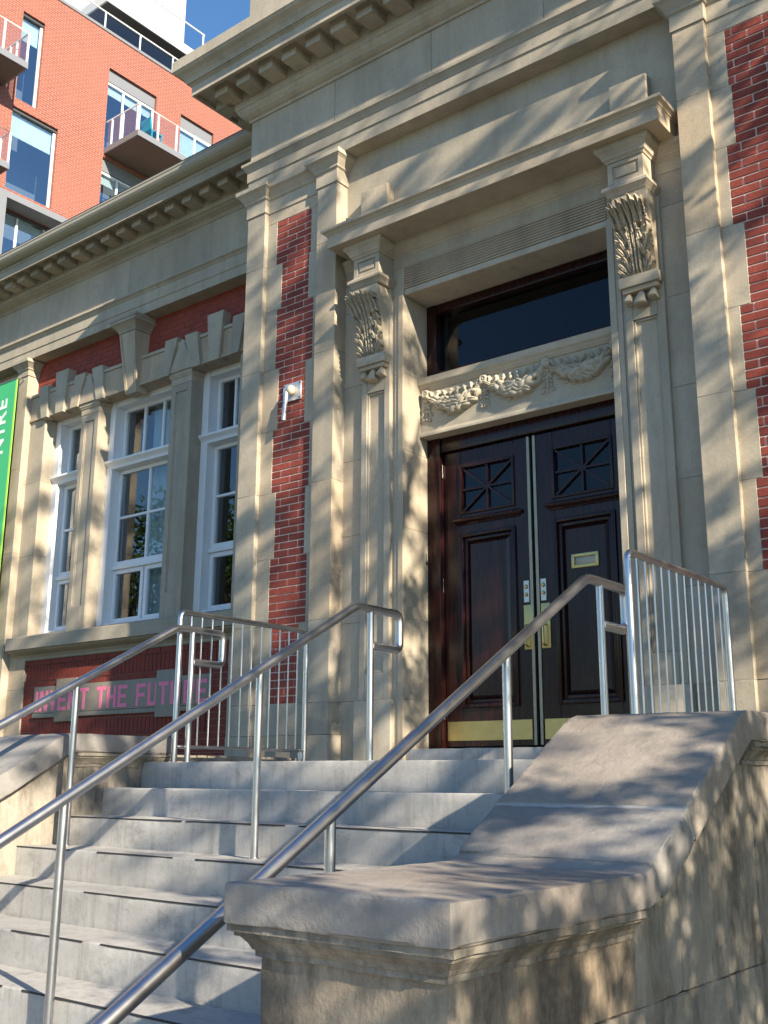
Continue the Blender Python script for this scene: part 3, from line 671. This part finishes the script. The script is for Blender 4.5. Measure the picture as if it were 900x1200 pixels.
for x0, x1 in ((-11.752, -11.43), (mw(-11.43), mw(-11.752))):
    blocks(LIB, x0, x1, 7.40, 7.63, [GZ, 1.0, 1.62, 2.65, 3.6, 4.427], WSTONE, name='jamb_block')
P(MB().sweep([(-.35, 1.338), (.0, 1.338), (.012, 1.345), (.02, 1.37), (.05, 1.40), (.10, 1.42), (.135, 1.44), (.145, 1.457), (.17, 1.457), (.17, 1.605), (.15, 1.61), (-.13, 1.685), (-.35, 1.69)], [(-11.64, 7.42), (-7.67, 7.42)]), 'window_sill', WSTONE, bevel=.003, seg=1, smooth=False)
# brick base of the wing with soldier course and painted panel
P(MB().box(-11.72, -7.59, 7.43, 7.6, GZ, 1.345), 'mortar_bed', DMORTAR)
bb = MB()
for a, b, z0, z1 in brick_rows(1.085, 39, -11.70, -7.60, -9.66, 0): bb.box(a, b, 7.424+random.uniform(-.002, .001), 7.5, z0, z1)
x = -11.70
while x < -7.66:
    bb.box(x, x+.058, 7.416+random.uniform(-.001, .001), 7.5, 1.09, 1.27); x += .066
for a, b, z0, z1 in brick_rows(1.338, 1, -11.70, -7.60, -9.60, 0): bb.box(a, b, 7.41, 7.5, z0, z1)
x = -11.10
while x < -8.24:
    bb.box(x, x+.058, 7.412, 7.5, .44, .62); x += .066
o = P(bb, 'brick_courses', WBRICK); o['kind'] = 'stuff'
for x in (-11.50, -7.80-.09): P(MB().box(x, x+.10, 7.405, 7.5, 1.09, 1.19), 'corner_stone', WSTONE, bevel=.004)
pan = P(MB().box(-11.18, -8.13, 7.40, 7.5, .707, 1.016), 'sign_panel', SIGN, bevel=.004)
pan['label'] = 'grey stone panel painted with pink capitals'
MB().box(-11.18, -8.13, 7.39, 7.5, .655, .702).build('panel_ledge', SIGN, pan, bevel=.004)
for x in (-10.73, mw(-10.73)-.375+.0): MB().box(x, x+.375, 7.385, 7.5, .602, 1.09).build('panel_block', SIGN, pan, bevel=.004)
# painted words: block capitals built from bars
GL = {'I': ['|c'], 'N': ['|l', '|r', '\\'], 'V': ['v'], 'E': ['|l', '-t', '-m', '-b'], 'T': ['|c', '-t'], 'H': ['|l', '|r', '-m'], 'F': ['|l', '-t', '-m'], 'U': ['|l', '|r', '-b'], 'R': ['|l', '-t', '-m', '|rt', 'leg']}
def word(s, x0, x1, zb, zt):
    wts = [.45 if ch == 'I' else (.62 if ch == ' ' else 1) for ch in s]; u = (x1-x0)/(sum(wts)); x = x0
    for ch, wt in zip(s, wts):
        if ch != ' ':
            a, b = x+u*.09*wt, x+u*wt-u*.09*wt; st = u*.23; hz = (zt-zb)*.17; m = MB()
            inblk = any(q-.02 < (a+b)/2 < q+.395 for q in (-10.73, mw(-10.73)-.375)); dd = 7.3825 if inblk else 7.3975
            def bar(p, q, z0, z1): m.box(p, q, dd+len(m.v)*2e-5, dd+.004, z0, z1)
            zm = (zb+zt)/2
            for g in GL[ch]:
                if g == '|l': bar(a, a+st, zb, zt)
                elif g == '|r': bar(b-st, b, zb, zt)
                elif g == '|c': bar((a+b)/2-st/2, (a+b)/2+st/2, zb, zt)
                elif g == '|rt': bar(b-st, b, zm, zt)
                elif g == '-t': bar(a, b, zt-hz, zt)
                elif g == '-m': bar(a, b-(.1*u if ch in 'EF' else 0), zm-hz/2, zm+hz/2)
                elif g == '-b': bar(a, b, zb, zb+hz)
                elif g == '\\': m.prism([(a, zt), (b-st, zb), (b, zb), (a+st, zt)], dd+3e-4, dd+.004, 'd')
                elif g == 'leg': m.prism([(a+st, zm), (b-st*.9, zb), (b, zb), (a+st*2, zm)], dd+3e-4, dd+.004, 'd')
                elif g == 'v':
                    c2 = (a+b)/2; m.prism([(a, zt), (c2-st/2, zb), (c2+st/2, zb), (a+st, zt)], dd+3e-4, dd+.004, 'd'); m.prism([(b-st, zt), (c2-st/2, zb), (c2+st/2, zb), (b, zt)], dd+4e-4, dd+.004, 'd')
            m.build('painted_letter', PINK, pan)
        x += u*wt
word('INVENT THE FUTURE', -11.16, -8.16, .728, .966)

# ---- windows of the wing
def window(x0, x1, cols):
    n = MB(); z0, z1 = 1.66, 4.432
    for a, b in ((x0-.002, x0+.10), (x1-.10, x1+.002)): n.box(a, b, 7.575, 7.80, z0, z1)
    n.box(x0+.101, x1-.101, 7.58, 7.80, 4.36, z1).box(x0+.101, x1-.101, 7.60, 7.80, z0, 1.72)
    win = P(n, 'window', WHITE, bevel=.004, seg=1)
    a, b = x0+.102, x1-.102
    q = lambda m, nm, mat=WHITE, **k: m.build(nm, mat, win, **k)
    q(MB().sweep([(-.2, 3.575), (0, 3.575), (.004, 3.60), (.012, 3.615), (.04, 3.64), (.05, 3.648), (.05, 3.675), (0, 3.695), (-.2, 3.695)], [(x0+.001, 7.58), (x1-.001, 7.58)]), 'transom', bevel=.002, seg=1, smooth=False)
    def sash(zb, zt, d, nc, nr, name, wd=.048):
        m = MB(); m.box(a, a+wd, d, d+.05, zb, zt).box(b-wd, b, d, d+.05, zb, zt).box(a+wd, b-wd, d+.001, d+.05, zb, zb+wd*1.1).box(a+wd, b-wd, d+.001, d+.05, zt-wd, zt)
        for i in range(1, nc):
            xm = a+wd+(b-a-2*wd)*i/nc; m.box(xm-.016, xm+.016, d+.006, d+.044, zb+wd, zt-wd)
        for i in range(1, nr):
            zm = zb+wd+(zt-zb-2*wd)*i/nr; m.box(a+wd, b-wd, d+.008, d+.042, zm-.015, zm+.015)
        sh = q(m, name, bevel=.003, seg=1)
        for i in range(nc):
            for j in range(nr):
                pa = a+wd+(b-a-2*wd)*i/nc+.001; pb = a+wd+(b-a-2*wd)*(i+1)/nc-.001; za = zb+wd+(zt-zb-2*wd)*j/nr; zc = zb+wd+(zt-zb-2*wd)*(j+1)/nr
                t = random.uniform(-.002, .002)
                q(MB().add([(pa, d+.026-t, za), (pb, d+.026+t, za), (pb, d+.026+t, zc), (pa, d+.026-t, zc)], [(0, 1, 2, 3)]), 'pane', GLASS)
    sash(3.70, 4.365, 7.70, 3 if cols > 1 else 2, 1, 'upper_light')
    sash(2.40, 3.572, 7.69, cols, 2, 'casement')
    n2 = MB().box(a, b, 7.66, 7.78, 2.352, 2.398); q(n2, 'middle_rail', bevel=.004)
    if cols > 1:
        mid = (a+b)/2; full = (a, b)
        a, b = full[0], mid-.012; sash(1.722, 2.35, 7.69, 1, 1, 'lower_light')
        a, b = mid+.012, full[1]; sash(1.722, 2.35, 7.69, 1, 1, 'lower_light'); a, b = full
    else: sash(1.722, 2.35, 7.69, 1, 1, 'lower_light')
    cu = MB(); nf = 26; ca, cb = a+(b-a)*.30, b+.05
    for i in range(nf):
        xa = ca+(cb-ca)*i/nf; xb = ca+(cb-ca)*(i+1)/nf; da = 7.90+.018*math.sin(i*1.9); db = 7.90+.018*math.sin((i+1)*1.9)
        cu.add([(xa, da, 1.7), (xb, db, 1.7), (xb, db, 4.4), (xa, da, 4.4)], [(0, 1, 2, 3)])
    cu = q(cu, 'curtain', CURTAIN, smooth=True)
    q(MB().box(x0-.3, x1+.3, 8.55, 8.56, 1.5, 4.5), 'room_back', DARK)
window(-10.32, -8.99, 2); window(-8.65, mw(-11.43), 1); window(-11.43, -10.66, 1)

# right wing of the library, mostly out of view
wing_entab(mirx(-6.84), 7.0)
blocks(LIB, mirx(-6.845), 7.0, 7.46, 7.9, [GZ, -.6, .2, 1.0, 1.8, 2.6, 3.4, 4.2, 5.27], WSTONE)

# ================================================================== STAIRS
ST = thing('front_steps', 'grey concrete entrance steps with black nosing lines, worn and stained', 'steps', (XC, 3.4, GZ))
sx0, sx1 = -6.04, -2.20
for k in range(10):
    fd = 4.86-k*T; zt = Z0-k*H; bd = 6.66 if k == 0 else fd+T+.12
    stp = MB().box(sx0, sx1, fd, bd, zt-H-(.02 if k < 9 else 0), zt).build('step' if k else 'landing', CONC, ST, bevel=.007, seg=2, sub=.09, rough=.003, chip=.012)
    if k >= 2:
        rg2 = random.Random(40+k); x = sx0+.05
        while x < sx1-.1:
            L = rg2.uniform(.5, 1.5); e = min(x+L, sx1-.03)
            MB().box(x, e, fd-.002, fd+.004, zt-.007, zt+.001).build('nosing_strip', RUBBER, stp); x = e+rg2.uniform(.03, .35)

# ---- cheek walls with coping
def cheek(label, mf):
    rt = thing('stair_cheek_wall', label, 'wall', (mf(-1.915), 3.6, GZ))
    def bx(m, n, mat, **k):
        m.v = [(mf(v[0]), v[1], v[2]) for v in m.v]; return m.build(n, mat, rt, **k)
    # body blocks
    bx(MB().box(-2.20, -1.63, 2.29, 5.05, GZ, -.60), 'wall_core', JOINT)
    rows = [(GZ, -1.20, [2.26, 3.05, 3.95, 5.08]), (-1.20, -.69, [2.26, 2.85, 3.40, 4.10, 5.08])]
    for z0, z1, ds in rows:
        for a, b in zip(ds, ds[1:]):
            bx(MB().box(-2.23, -1.60, a+.0015, b-.0015, z0+.0015, z1-.0015), 'stone_block', CHEEK, bevel=.004, sub=.06, rough=.004, chip=.014)
    sl = (.267+.285)/(4.19-3.255)
    top = lambda d: -.285+sl*(d-3.255)
    for a, b in ((2.262, 3.27), (3.273, 3.62), (3.623, 4.38), (4.383, 5.08)):
        za = max(-.40, min(top(a)-.135, .14)); zb = max(-.40, min(top(b)-.135, .14))
        poly = [(a, -.6885), (b, -.6885), (b, zb)]
        if a < 4.19 < b: poly.append((4.19, top(4.19)-.135))
        poly.append((a, za))
        bx(MB().prism(poly, -2.23, -1.60), 'stone_block', CHEEK, bevel=.004, sub=.06, rough=.004, chip=.014)
    cp = dict(bevel=.009, seg=2, sub=.04, rough=.0028, chip=.016)
    bx(MB().prism([(2.177, -.393), (2.177, -.285), (3.253, -.285), (3.30, -.26), (3.36, -.36), (3.253, -.393)], -2.30, -1.53), 'coping', COPING, **cp)
    def slope(a, b):
        return [(a+.06, top(a)-.12), (a, top(a)), (b, top(b)), (b+.06, top(b)-.12)]
    bx(MB().prism(slope(3.302, 3.573), -2.30, -1.53), 'coping', COPING, **cp)
    bx(MB().prism([(3.62, top(3.56)-.10), (3.566, top(3.566)-.004), (3.592, top(3.592)-.004), (3.66, top(3.59)-.10)], -2.296, -1.534), 'mortar_joint', PALE)
    bx(MB().prism([(3.645, top(3.587)-.12), (3.587, top(3.587)), (4.15, .246), (4.23, .267), (5.08, .267), (5.08, .150), (4.24, .150)], -2.30, -1.53), 'coping', COPING, **cp)
    mp = [(-.06, -.482), (.010, -.482), (.010, -.466), (.016, -.464), (.024, -.448), (.040, -.432), (.052, -.426), (.052, -.416), (.066, -.414), (.066, -.392), (-.06, -.392)]
    bx(MB().sweep(mp, [(-2.232, 3.25), (-2.232, 2.258), (-1.598, 2.258), (-1.598, 3.25)]), 'cap_moulding', CHEEK, sub=.06, rough=.0012, chip=.008, smooth=False)
    mq = [(o_, z+.54) for o_, z in mp]
    bx(MB().sweep(mq, [(-2.232, 5.07), (-2.232, 4.28)]), 'cap_moulding', CHEEK, sub=.06, rough=.0012, chip=.008, smooth=False)
    bx(MB().sweep(mq, [(-1.598, 4.28), (-1.598, 5.07)]), 'cap_moulding', CHEEK, sub=.06, rough=.0012, chip=.008, smooth=False)
    # low kerb between the wall and the building
    bx(MB().box(-2.225, -1.65, 5.083, 6.42, GZ, .15), 'kerb_stone', CHEEK, bevel=.01, sub=.06, rough=.005, chip=.02)
    return rt
cheek('broad weathered stone stair wall with sloping coping in front of the letter slot door', lambda x: x)
cheek('low stone stair wall with sloping coping below the painted pink words', mirx)

# ---- stair handrails
def handrail(x, label, sl, low=1.92):
    rt = thing('handrail', label, 'handrail', (x, 5.08, Z0), 'tubular steel stair handrails')
    zb = 1.015-sl*(4.94-low)
    rail = [(x, low, zb-.26), (x, low-.30, zb-.26), (x, low-.30, zb), (x, low, zb), (x, 4.94, 1.015), (x, 5.375, 1.015), (x, 5.375, .787), (x, 5.09, .787)]
    MB().tube(arc(rail, .05, 5), .0265, 16).build('rail', RAIL, rt, smooth=True)
    for d, z in ((5.085, 1.0), (4.14, 1.0-sl*.80+.01), (2.95, 1.0-sl*1.99+.01), (low, zb-.01)):
        k = max(0, math.ceil((4.86-d)/T-1e-6)); base = Z0-k*H
        MB().tube([(x, d, base-.01), (x, d, z)], .0205, 14).build('post', RAIL, rt, smooth=True)
        MB().tube([(x, d, base-.005), (x, d, base+.006)], .032, 14).build('base_flange', RAIL, rt)
handrail(-5.79, 'steel stair handrail beside the stone wall under the painted pink words', .55)
handrail(-4.155, 'steel stair handrail running down the middle of the steps', .56)
handrail(-2.587, 'steel stair handrail against the broad stone wall, in front of the doors', .575)
def guard(x, label):
    rt = thing('guard_rail', label, 'railing', (x, 5.6, Z0), 'steel landing guard rails with thin balusters')
    d0, d1, zt = 5.0, 6.32, 1.14
    MB().tube(arc([(x, d0, Z0-.005), (x, d0, zt), (x, d1, zt), (x, d1, Z0-.005)], .05, 5), .0205, 14).build('frame', RAIL, rt, smooth=True)
    MB().tube([(x, d0, .20), (x, d1, .20)], .013, 10).build('bottom_rail', RAIL, rt, smooth=True)
    for k in range(1, 13):
        d = d0+(d1-d0)*k/13; MB().tube([(x, d, .20), (x, d, zt)], .0052, 8, cap=False).build('baluster', RAIL, rt, smooth=True)
    MB().tube([(x, d1-.05, Z0-.005), (x, d1-.05, .20)], .013, 8).build('foot', RAIL, rt, smooth=True)
guard(-5.83, 'steel guard rail with balusters in front of the brick strip and stone pilaster')
guard(-2.377, 'steel guard rail with balusters behind the broad stone coping')

# ---- small things on the walls
br = thing('wall_bracket', 'galvanised wall plate with a short hanging pipe on the brick strip', 'bracket', (-6.22, 6.48, 3.24))
MB().box(-6.335, -6.115, 6.482, 6.497, 3.245, 3.415).build('plate', GALV, br, bevel=.003, seg=1)
MB().blob((-6.215, 6.455, 3.335), .048, .035, .048, n=10, m=6).build('knuckle', PLAST, br, smooth=True)
MB().tube([(-6.25, 6.44, 3.32), (-6.252, 6.425, 3.18), (-6.255, 6.42, 3.05)], .021, 12).build('pipe', GALV, br, smooth=True)
for sx in (-6.32, -6.13):
    for sz in (3.26, 3.40): MB().blob((sx, 6.48, sz), .009, .008, .009).build('bolt', LEAD, br)

ban = thing('banner', 'green vinyl banner with lime edge and white letters hanging on the wing pilaster', 'banner', (-12.4, 7.2, 1.4))
MB().box(-13.1, -11.865, 7.20, 7.204, 1.4, 5.005).build('cloth', GREEN, ban)
MB().box(-11.864, -11.83, 7.1995, 7.2045, 1.4, 5.005).build('edge', LIME, ban)
for z in (5.012, 1.39): MB().tube([(-13.1, 7.20, z), (-11.82, 7.20, z)], .012, 8).build('rod', STEEL, ban)
for z in (5.012, 1.39):
    for x in (-11.84,): MB().tube([(x, 7.20, z), (x, 7.31, z)], .010, 8).build('arm', STEEL, ban)
def letter(ch, zb, size, xr):
    cu = bpy.data.curves.new('t', 'FONT'); cu.body = ch; cu.size = size; cu.extrude = .001; cu.offset = .006; ob = bpy.data.objects.new('t', cu); COL.objects.link(ob)
    bpy.context.view_layer.update(); me = bpy.data.meshes.new_from_object(ob); bpy.data.objects.remove(ob)
    m = MB(); x0 = min(v.co.x for v in me.vertices)
    m.add([(xr-v.co.y, 7.197-v.co.z*.5, zb+v.co.x-x0) for v in me.vertices], [tuple(p.vertices) for p in me.polygons])
    m.build('printed_letter', PRINT, ban)
for ch, zb in (('E', 4.64), ('R', 4.43), ('T', 4.235), ('N', 4.02)): letter(ch, zb, .30, -12.03)

# ================================================================== CONDOMINIUM behind
CB = thing('condominium_building', 'modern orange brick apartment block with grey balconies and white penthouse', 'building', (-30, 17, GZ))
CX = -26.0
wins = [(14.87, 15.63, 19.62, 22.63), (14.83, 16.40, 16.62, 19.33), (18.08, 20.05, 19.45, 22.52), (21.13, 22.66, 19.45, 22.45), (18.08, 20.05, 16.3, 19.25), (21.13, 22.66, 16.3, 19.25),
        (12.0, 13.6, 19.6, 22.6), (12.0, 13.6, 16.4, 19.4), (14.4, 17.2, 13.0, 16.0), (18.08, 20.05, 13.0, 16.0), (21.13, 22.66, 13.0, 16.0)]
d_lo, d_hi, ztop = 9.0, 27.0, 23.75
ds = sorted({d_lo, d_hi, *[v for w_ in wins for v in w_[:2]]}); zs = sorted({GZ, ztop, *[v for w_ in wins for v in w_[2:]]})
cw = MB(); vid = {}
for i in range(len(ds)-1):
    for j in range(len(zs)-1):
        dm, zm = (ds[i]+ds[i+1])/2, (zs[j]+zs[j+1])/2
        if any(a < dm < b and c0 < zm < c1 for a, b, c0, c1 in wins): continue
        cw.add([(CX, ds[i], zs[j]), (CX, ds[i+1], zs[j]), (CX, ds[i+1], zs[j+1]), (CX, ds[i], zs[j+1])], [(0, 1, 2, 3)])
for a, b, c0, c1 in wins:
    q0, q1 = CX, CX-.22
    cw.add([(q0, a, c0), (q1, a, c0), (q1, a, c1), (q0, a, c1), (q0, b, c0), (q1, b, c0), (q1, b, c1), (q0, b, c1)], [(0, 1, 2, 3), (5, 4, 7, 6), (4, 5, 1, 0), (3, 2, 6, 7)])
cw.add([(CX, d_lo, GZ), (CX-12, d_lo, GZ), (CX-12, d_lo, ztop), (CX, d_lo, ztop)], [(0, 1, 2, 3)])
cw.add([(CX, d_hi, GZ), (CX-12, d_hi, GZ), (CX-12, d_hi, ztop), (CX, d_hi, ztop)], [(3, 2, 1, 0)])
cw.build('wall', CBRICK, CB)
MB().box(CX-12, CX+.03, d_lo-.03, d_hi+.03, ztop, ztop+.10).build('roof_edge', CGREY, CB)
MB().box(CX-6, CX-1.6, d_lo+.2, d_hi-.2, GZ, ztop-.05).build('interior', simple('flat_interior', (.16, .18, .21), .9), CB)
for i, (a, b, c0, c1) in enumerate(wins):
    fr = MB(); x = CX-.12; t = .07
    hp_ = .45 if a > 17.5 else 0
    fr.box(x-.06, x, a, a+t, c0, c1-hp_).box(x-.06, x, b-t, b, c0, c1-hp_).box(x-.06, x-.001, a+t, b-t, c0, c0+t).box(x-.06, x-.001, a+t, b-t, c1-hp_-t, c1-hp_)
    if b-a > 1.8:
        for q_ in (.36, .68): fr.box(x-.05, x-.004, a+(b-a)*q_-.03, a+(b-a)*q_+.03, c0, c1-hp_)
    wo = fr.build('window', ALU, CB)
    if hp_: MB().box(x-.05, x+.02, a, b, c1-hp_+.02, c1).build('head_panel', CGREY, wo)
    else: MB().box(x-.05, x+.05, a, b, c1-.09, c1+.001).build('head_flashing', CDARK, wo)
    MB().add([(x-.03, a+t, c0+t), (x-.03, b-t, c0+t), (x-.03, b-t, c1-hp_-t), (x-.03, a+t, c1-hp_-t)], [(0, 1, 2, 3)]).build('pane', CGLASS, wo)
    bl = .75 if i in (0, 1) else (.9 if i == 3 else .3)
    MB().box(x-.12, x-.11, a+t, b-t, c1-hp_-t-bl, c1-hp_-t).build('roller_blind', BLIND, wo)
def balcony(d0, d1, x0, x1, zb, zt, hr, div):
    sl_ = MB().box(x0, x1, d0, d1, zb, zt).build('balcony', CGREY, CB)
    MB().box(x0+.02, x1-.06, d0+.06, d1-.06, zb-.012, zb-.001).build('soffit', SOFFIT, sl_)
    MB().tube([(x0, d0+.04, zt+hr), (x1-.04, d0+.04, zt+hr), (x1-.04, d1-.04, zt+hr), (x0, d1-.04, zt+hr)], .03, 8).build('top_rail', ALU, sl_)
    for k in range(div+1):
        d = d0+.04+(d1-d0-.08)*k/div; MB().box(x1-.065, x1-.015, d-.025, d+.025, zt-.1, zt+hr).build('post', ALU, sl_)
        if k < div:
            e = d0+.04+(d1-d0-.08)*(k+1)/div; MB().add([(x1-.04, d+.04, zt+.06), (x1-.04, e-.04, zt+.06), (x1-.04, e-.04, zt+hr-.06), (x1-.04, d+.04, zt+hr-.06)], [(0, 1, 2, 3)]).build('glass_panel', BGLASS, sl_)
    for dd in (d0+.04, d1-.04):
        for x in (x0+.3, (x0+x1)/2): MB().box(x-.025, x+.025, dd-.025, dd+.025, zt-.02, zt+hr).build('post', ALU, sl_)
        MB().add([(x0+.1, dd, zt+.06), (x1-.1, dd, zt+.06), (x1-.1, dd, zt+hr-.06), (x0+.1, dd, zt+hr-.06)], [(0, 1, 2, 3)]).build('glass_panel', BGLASS, sl_)
balcony(18.1, 21.2, CX, -24.3, 19.36, 19.56, .95, 4)
balcony(11.3, 14.45, CX, -24.73, 19.76, 19.97, .98, 4)
balcony(11.3, 14.32, CX, -24.97, 16.55, 16.74, .98, 4)
# grey projecting frame round the window below
gf = MB().box(CX, -25.45, 14.36, 17.6, 16.0, 16.2).box(CX, -25.45, 14.36, 14.62, 12.6, 15.999).box(CX, -25.45, 17.35, 17.6, 12.6, 15.999)
gf.build('bay_frame', CGREY, CB)
# roof rail and penthouse
for k in range(13):
    d = d_lo+.3+k*1.45; MB().box(CX-.35, CX-.31, d-.02, d+.02, ztop+.1, ztop+1.0).build('roof_rail_post', ALU, CB)
    if k < 12: MB().add([(CX-.33, d+.04, ztop+.14), (CX-.33, d+1.41, ztop+.14), (CX-.33, d+1.41, ztop+.92), (CX-.33, d+.04, ztop+.92)], [(0, 1, 2, 3)]).build('roof_glass_panel', BGLASS, CB)
MB().tube([(CX-.33, d_lo+.2, ztop+1.0), (CX-.33, d_hi-.3, ztop+1.0)], .028, 8).build('roof_top_rail', ALU, CB)
MB().box(-38, -29.0, 11, 23.5, ztop+.1, 34).build('penthouse', CWHITE, CB)
MB().box(-29.0, -27.5, 18.8, 23.4, 26.33, 26.72).build('penthouse_slab', CWHITE, CB)
MB().box(-28.98, -27.55, 18.86, 23.34, 26.315, 26.329).build('slab_soffit', simple('dark_soffit', (.06, .055, .05), .85), CB)
MB().box(-29.0, -28.98, 19.2, 23.0, ztop+.3, 26.2).build('penthouse_glazing', CDARK, CB)
MB().tube([(-27.6, 18.85, 27.75), (-27.6, 23.35, 27.75)], .03, 8).build('slab_rail', ALU, CB)
for k in range(5):
    d = 18.9+k*1.1; MB().box(-27.63, -27.58, d-.02, d+.02, 26.72, 27.75).build('slab_rail_post', ALU, CB)
    if k < 4: MB().add([(-27.6, d+.05, 26.8), (-27.6, d+1.05, 26.8), (-27.6, d+1.05, 27.68), (-27.6, d+.05, 27.68)], [(0, 1, 2, 3)]).build('slab_glass_panel', BGLASS, CB)
ch = thing('garden_chair', 'small teal plastic chair on the grey apartment balcony', 'chair', (-24.75, 19.0, 19.56))
MB().box(-25.0, -24.55, 18.8, 19.25, 19.98, 20.02).build('seat', TEAL, ch)
MB().prism([(18.78, 20.02), (18.84, 20.02), (18.78, 20.42), (18.72, 20.42)], -25.0, -24.55).build('backrest', TEAL, ch)
for x in (-24.98, -24.59):
    for d in (18.82, 19.21): MB().box(x, x+.04, d, d+.04, 19.562, 19.98).build('leg', TEAL, ch)

# ================================================================== TREES (shade and reflections)
def leaf_mat(name, a, b):
    t = NT(name); c = t.mix(a, b, t.noise(t.pos(), 1.5, 3)); d = t.n('ShaderNodeBsdfDiffuse'); tl = t.n('ShaderNodeBsdfTranslucent'); mx = t.n('ShaderNodeMixShader')
    t.l(c, d.inputs[0]); t.l(c, tl.inputs[0]); mx.inputs[0].default_value = .3; t.l(d.outputs[0], mx.inputs[1]); t.l(tl.outputs[0], mx.inputs[2]); t.l(mx.outputs[0], t.out.inputs[0]); return t.m
LEAF = leaf_mat('leaf', (.05, .10, .02), (.10, .13, .03))
BARK = simple('bark', (.09, .07, .055), .95, nscale=12, namp=.4)
def tree(label, base, cz, r, rz, nleaf, size, seed, clumps=90, spread=.55):
    """base in world xy; crown centre height cz, radii r and rz"""
    rg3 = random.Random(seed); bx_, by = base
    rt = bpy.data.objects.new('street_tree', None); COL.objects.link(rt); rt.location = (bx_, by, 0); tag(rt, label, 'tree', 'leafy trees around the steps')
    m = MB(); tips = []
    def limb(p, d, L, rad, lev):
        pts = [p]; q = Vector(p); dd = Vector(d)
        for i in range(4):
            dd = (dd+Vector((rg3.uniform(-.22, .22), rg3.uniform(-.22, .22), rg3.uniform(-.05, .2)))).normalized(); q = q+dd*L/4; pts.append(q.copy())
        m.tube(pts, rad, 8 if lev < 2 else 5, rad*.55, cap=False)
        if lev >= 3: tips.append(q.copy()); return
        for i in range(4 if lev else 6):
            t = rg3.uniform(.45, 1.0); s0 = pts[min(4, int(t*4))]
            az = rg3.uniform(0, 2*math.pi); el = rg3.uniform(.1, 1.0)
            nd = (dd*.55+Vector((math.cos(az)*math.cos(el), math.sin(az)*math.cos(el), math.sin(el)))).normalized()
            limb(s0, nd, L*rg3.uniform(.55, .72), rad*.5, lev+1)
        tips.append(q.copy())
    hs = cz-rz*.75
    limb(Vector((0, 0, 0)), (0, 0, 1), hs, .19, 0)
    for i in range(5):
        az = i*1.3+rg3.random(); limb(Vector((0, 0, hs*.95)), (math.cos(az)*.6, math.sin(az)*.6, .8), rz*.8, .10, 1)
    m.v = [tuple(Vector(v)-OFF) for v in m.v]
    tr = bpy.data.objects.new('trunk', m.mesh('trunk', BARK, smooth=True)); COL.objects.link(tr); tr.parent = rt
    cl = []
    for _ in range(clumps):
        while True:
            v = Vector((rg3.uniform(-1, 1), rg3.uniform(-1, 1), rg3.uniform(-1, 1)))
            if .12 < v.length < 1: break
        cl.append(Vector((v.x*r, v.y*r, cz+v.z*rz)))
    vs = []; fs = []
    for i in range(nleaf):
        c0 = cl[rg3.randrange(len(cl))]; p = c0+Vector((rg3.gauss(0, spread), rg3.gauss(0, spread), rg3.gauss(0, spread*.7)))
        a = Vector((rg3.gauss(0, 1), rg3.gauss(0, 1), rg3.gauss(0, 1))).normalized(); b = a.cross(Vector((rg3.gauss(0, 1), rg3.gauss(0, 1), rg3.gauss(0, 1)))).normalized()
        L = size*rg3.uniform(.7, 1.3); k = len(vs)
        vs += [p-a*L*.5, p+b*L*.3, p+a*L*.5, p-b*L*.3]; fs.append((k, k+1, k+2, k+3))
    me = bpy.data.meshes.new('crown'); me.from_pydata([tuple(v) for v in vs], [], fs); me.materials.append(LEAF); me.update()
    ob = bpy.data.objects.new('crown', me); COL.objects.link(ob); ob.parent = rt; ob['kind'] = 'stuff'
    return rt
sh = Vector((math.sin(SUN_AZ), math.cos(SUN_AZ))); hh = Vector((-sh.y, sh.x))      # towards the sun, and square to it
def sp(t, u): v = sh*t+hh*u; return (v.x, v.y)
tree('tall leafy tree on the lawn beside the entrance steps', sp(4.5, .4), 7.8, 3.5, 5.6, 46000, .08, 27, 1180, .075)
tree('young leafy tree on the lawn near the broad stone stair wall', sp(5.0, -1.55), 3.65, 1.85, 1.2, 9500, .08, 8, 85, .10)
t1 = tree('leafy street tree standing on the far side of the road, opposite the window bay', (-25, -14), 7.5, 3.4, 3.6, 9000, .2, 5, 200, .35)
def copy_tree(src, loc, rz, sc, label):
    r = src.copy(); COL.objects.link(r); r.location = loc; r.rotation_euler = (0, 0, rz); r.scale = (sc, sc, sc); r['label'] = label
    for ch_ in src.children:
        c2 = ch_.copy(); COL.objects.link(c2); c2.parent = r
for loc, rz, sc, lab in (((-34, -17, 0), 1.1, 1.15, 'large street tree past the road near the apartment block'), ((-16.5, -19.5, 0), 2.3, .62, 'street tree across the road from the steps'),
                         ((-9.5, -19.5, 0), 4.0, .65, 'street tree across the road, opposite the doors'), ((-45, -15, 0), 5.0, 1.2, 'street tree across the road past the end of the wing')):
    copy_tree(t1, loc, rz, sc, lab)
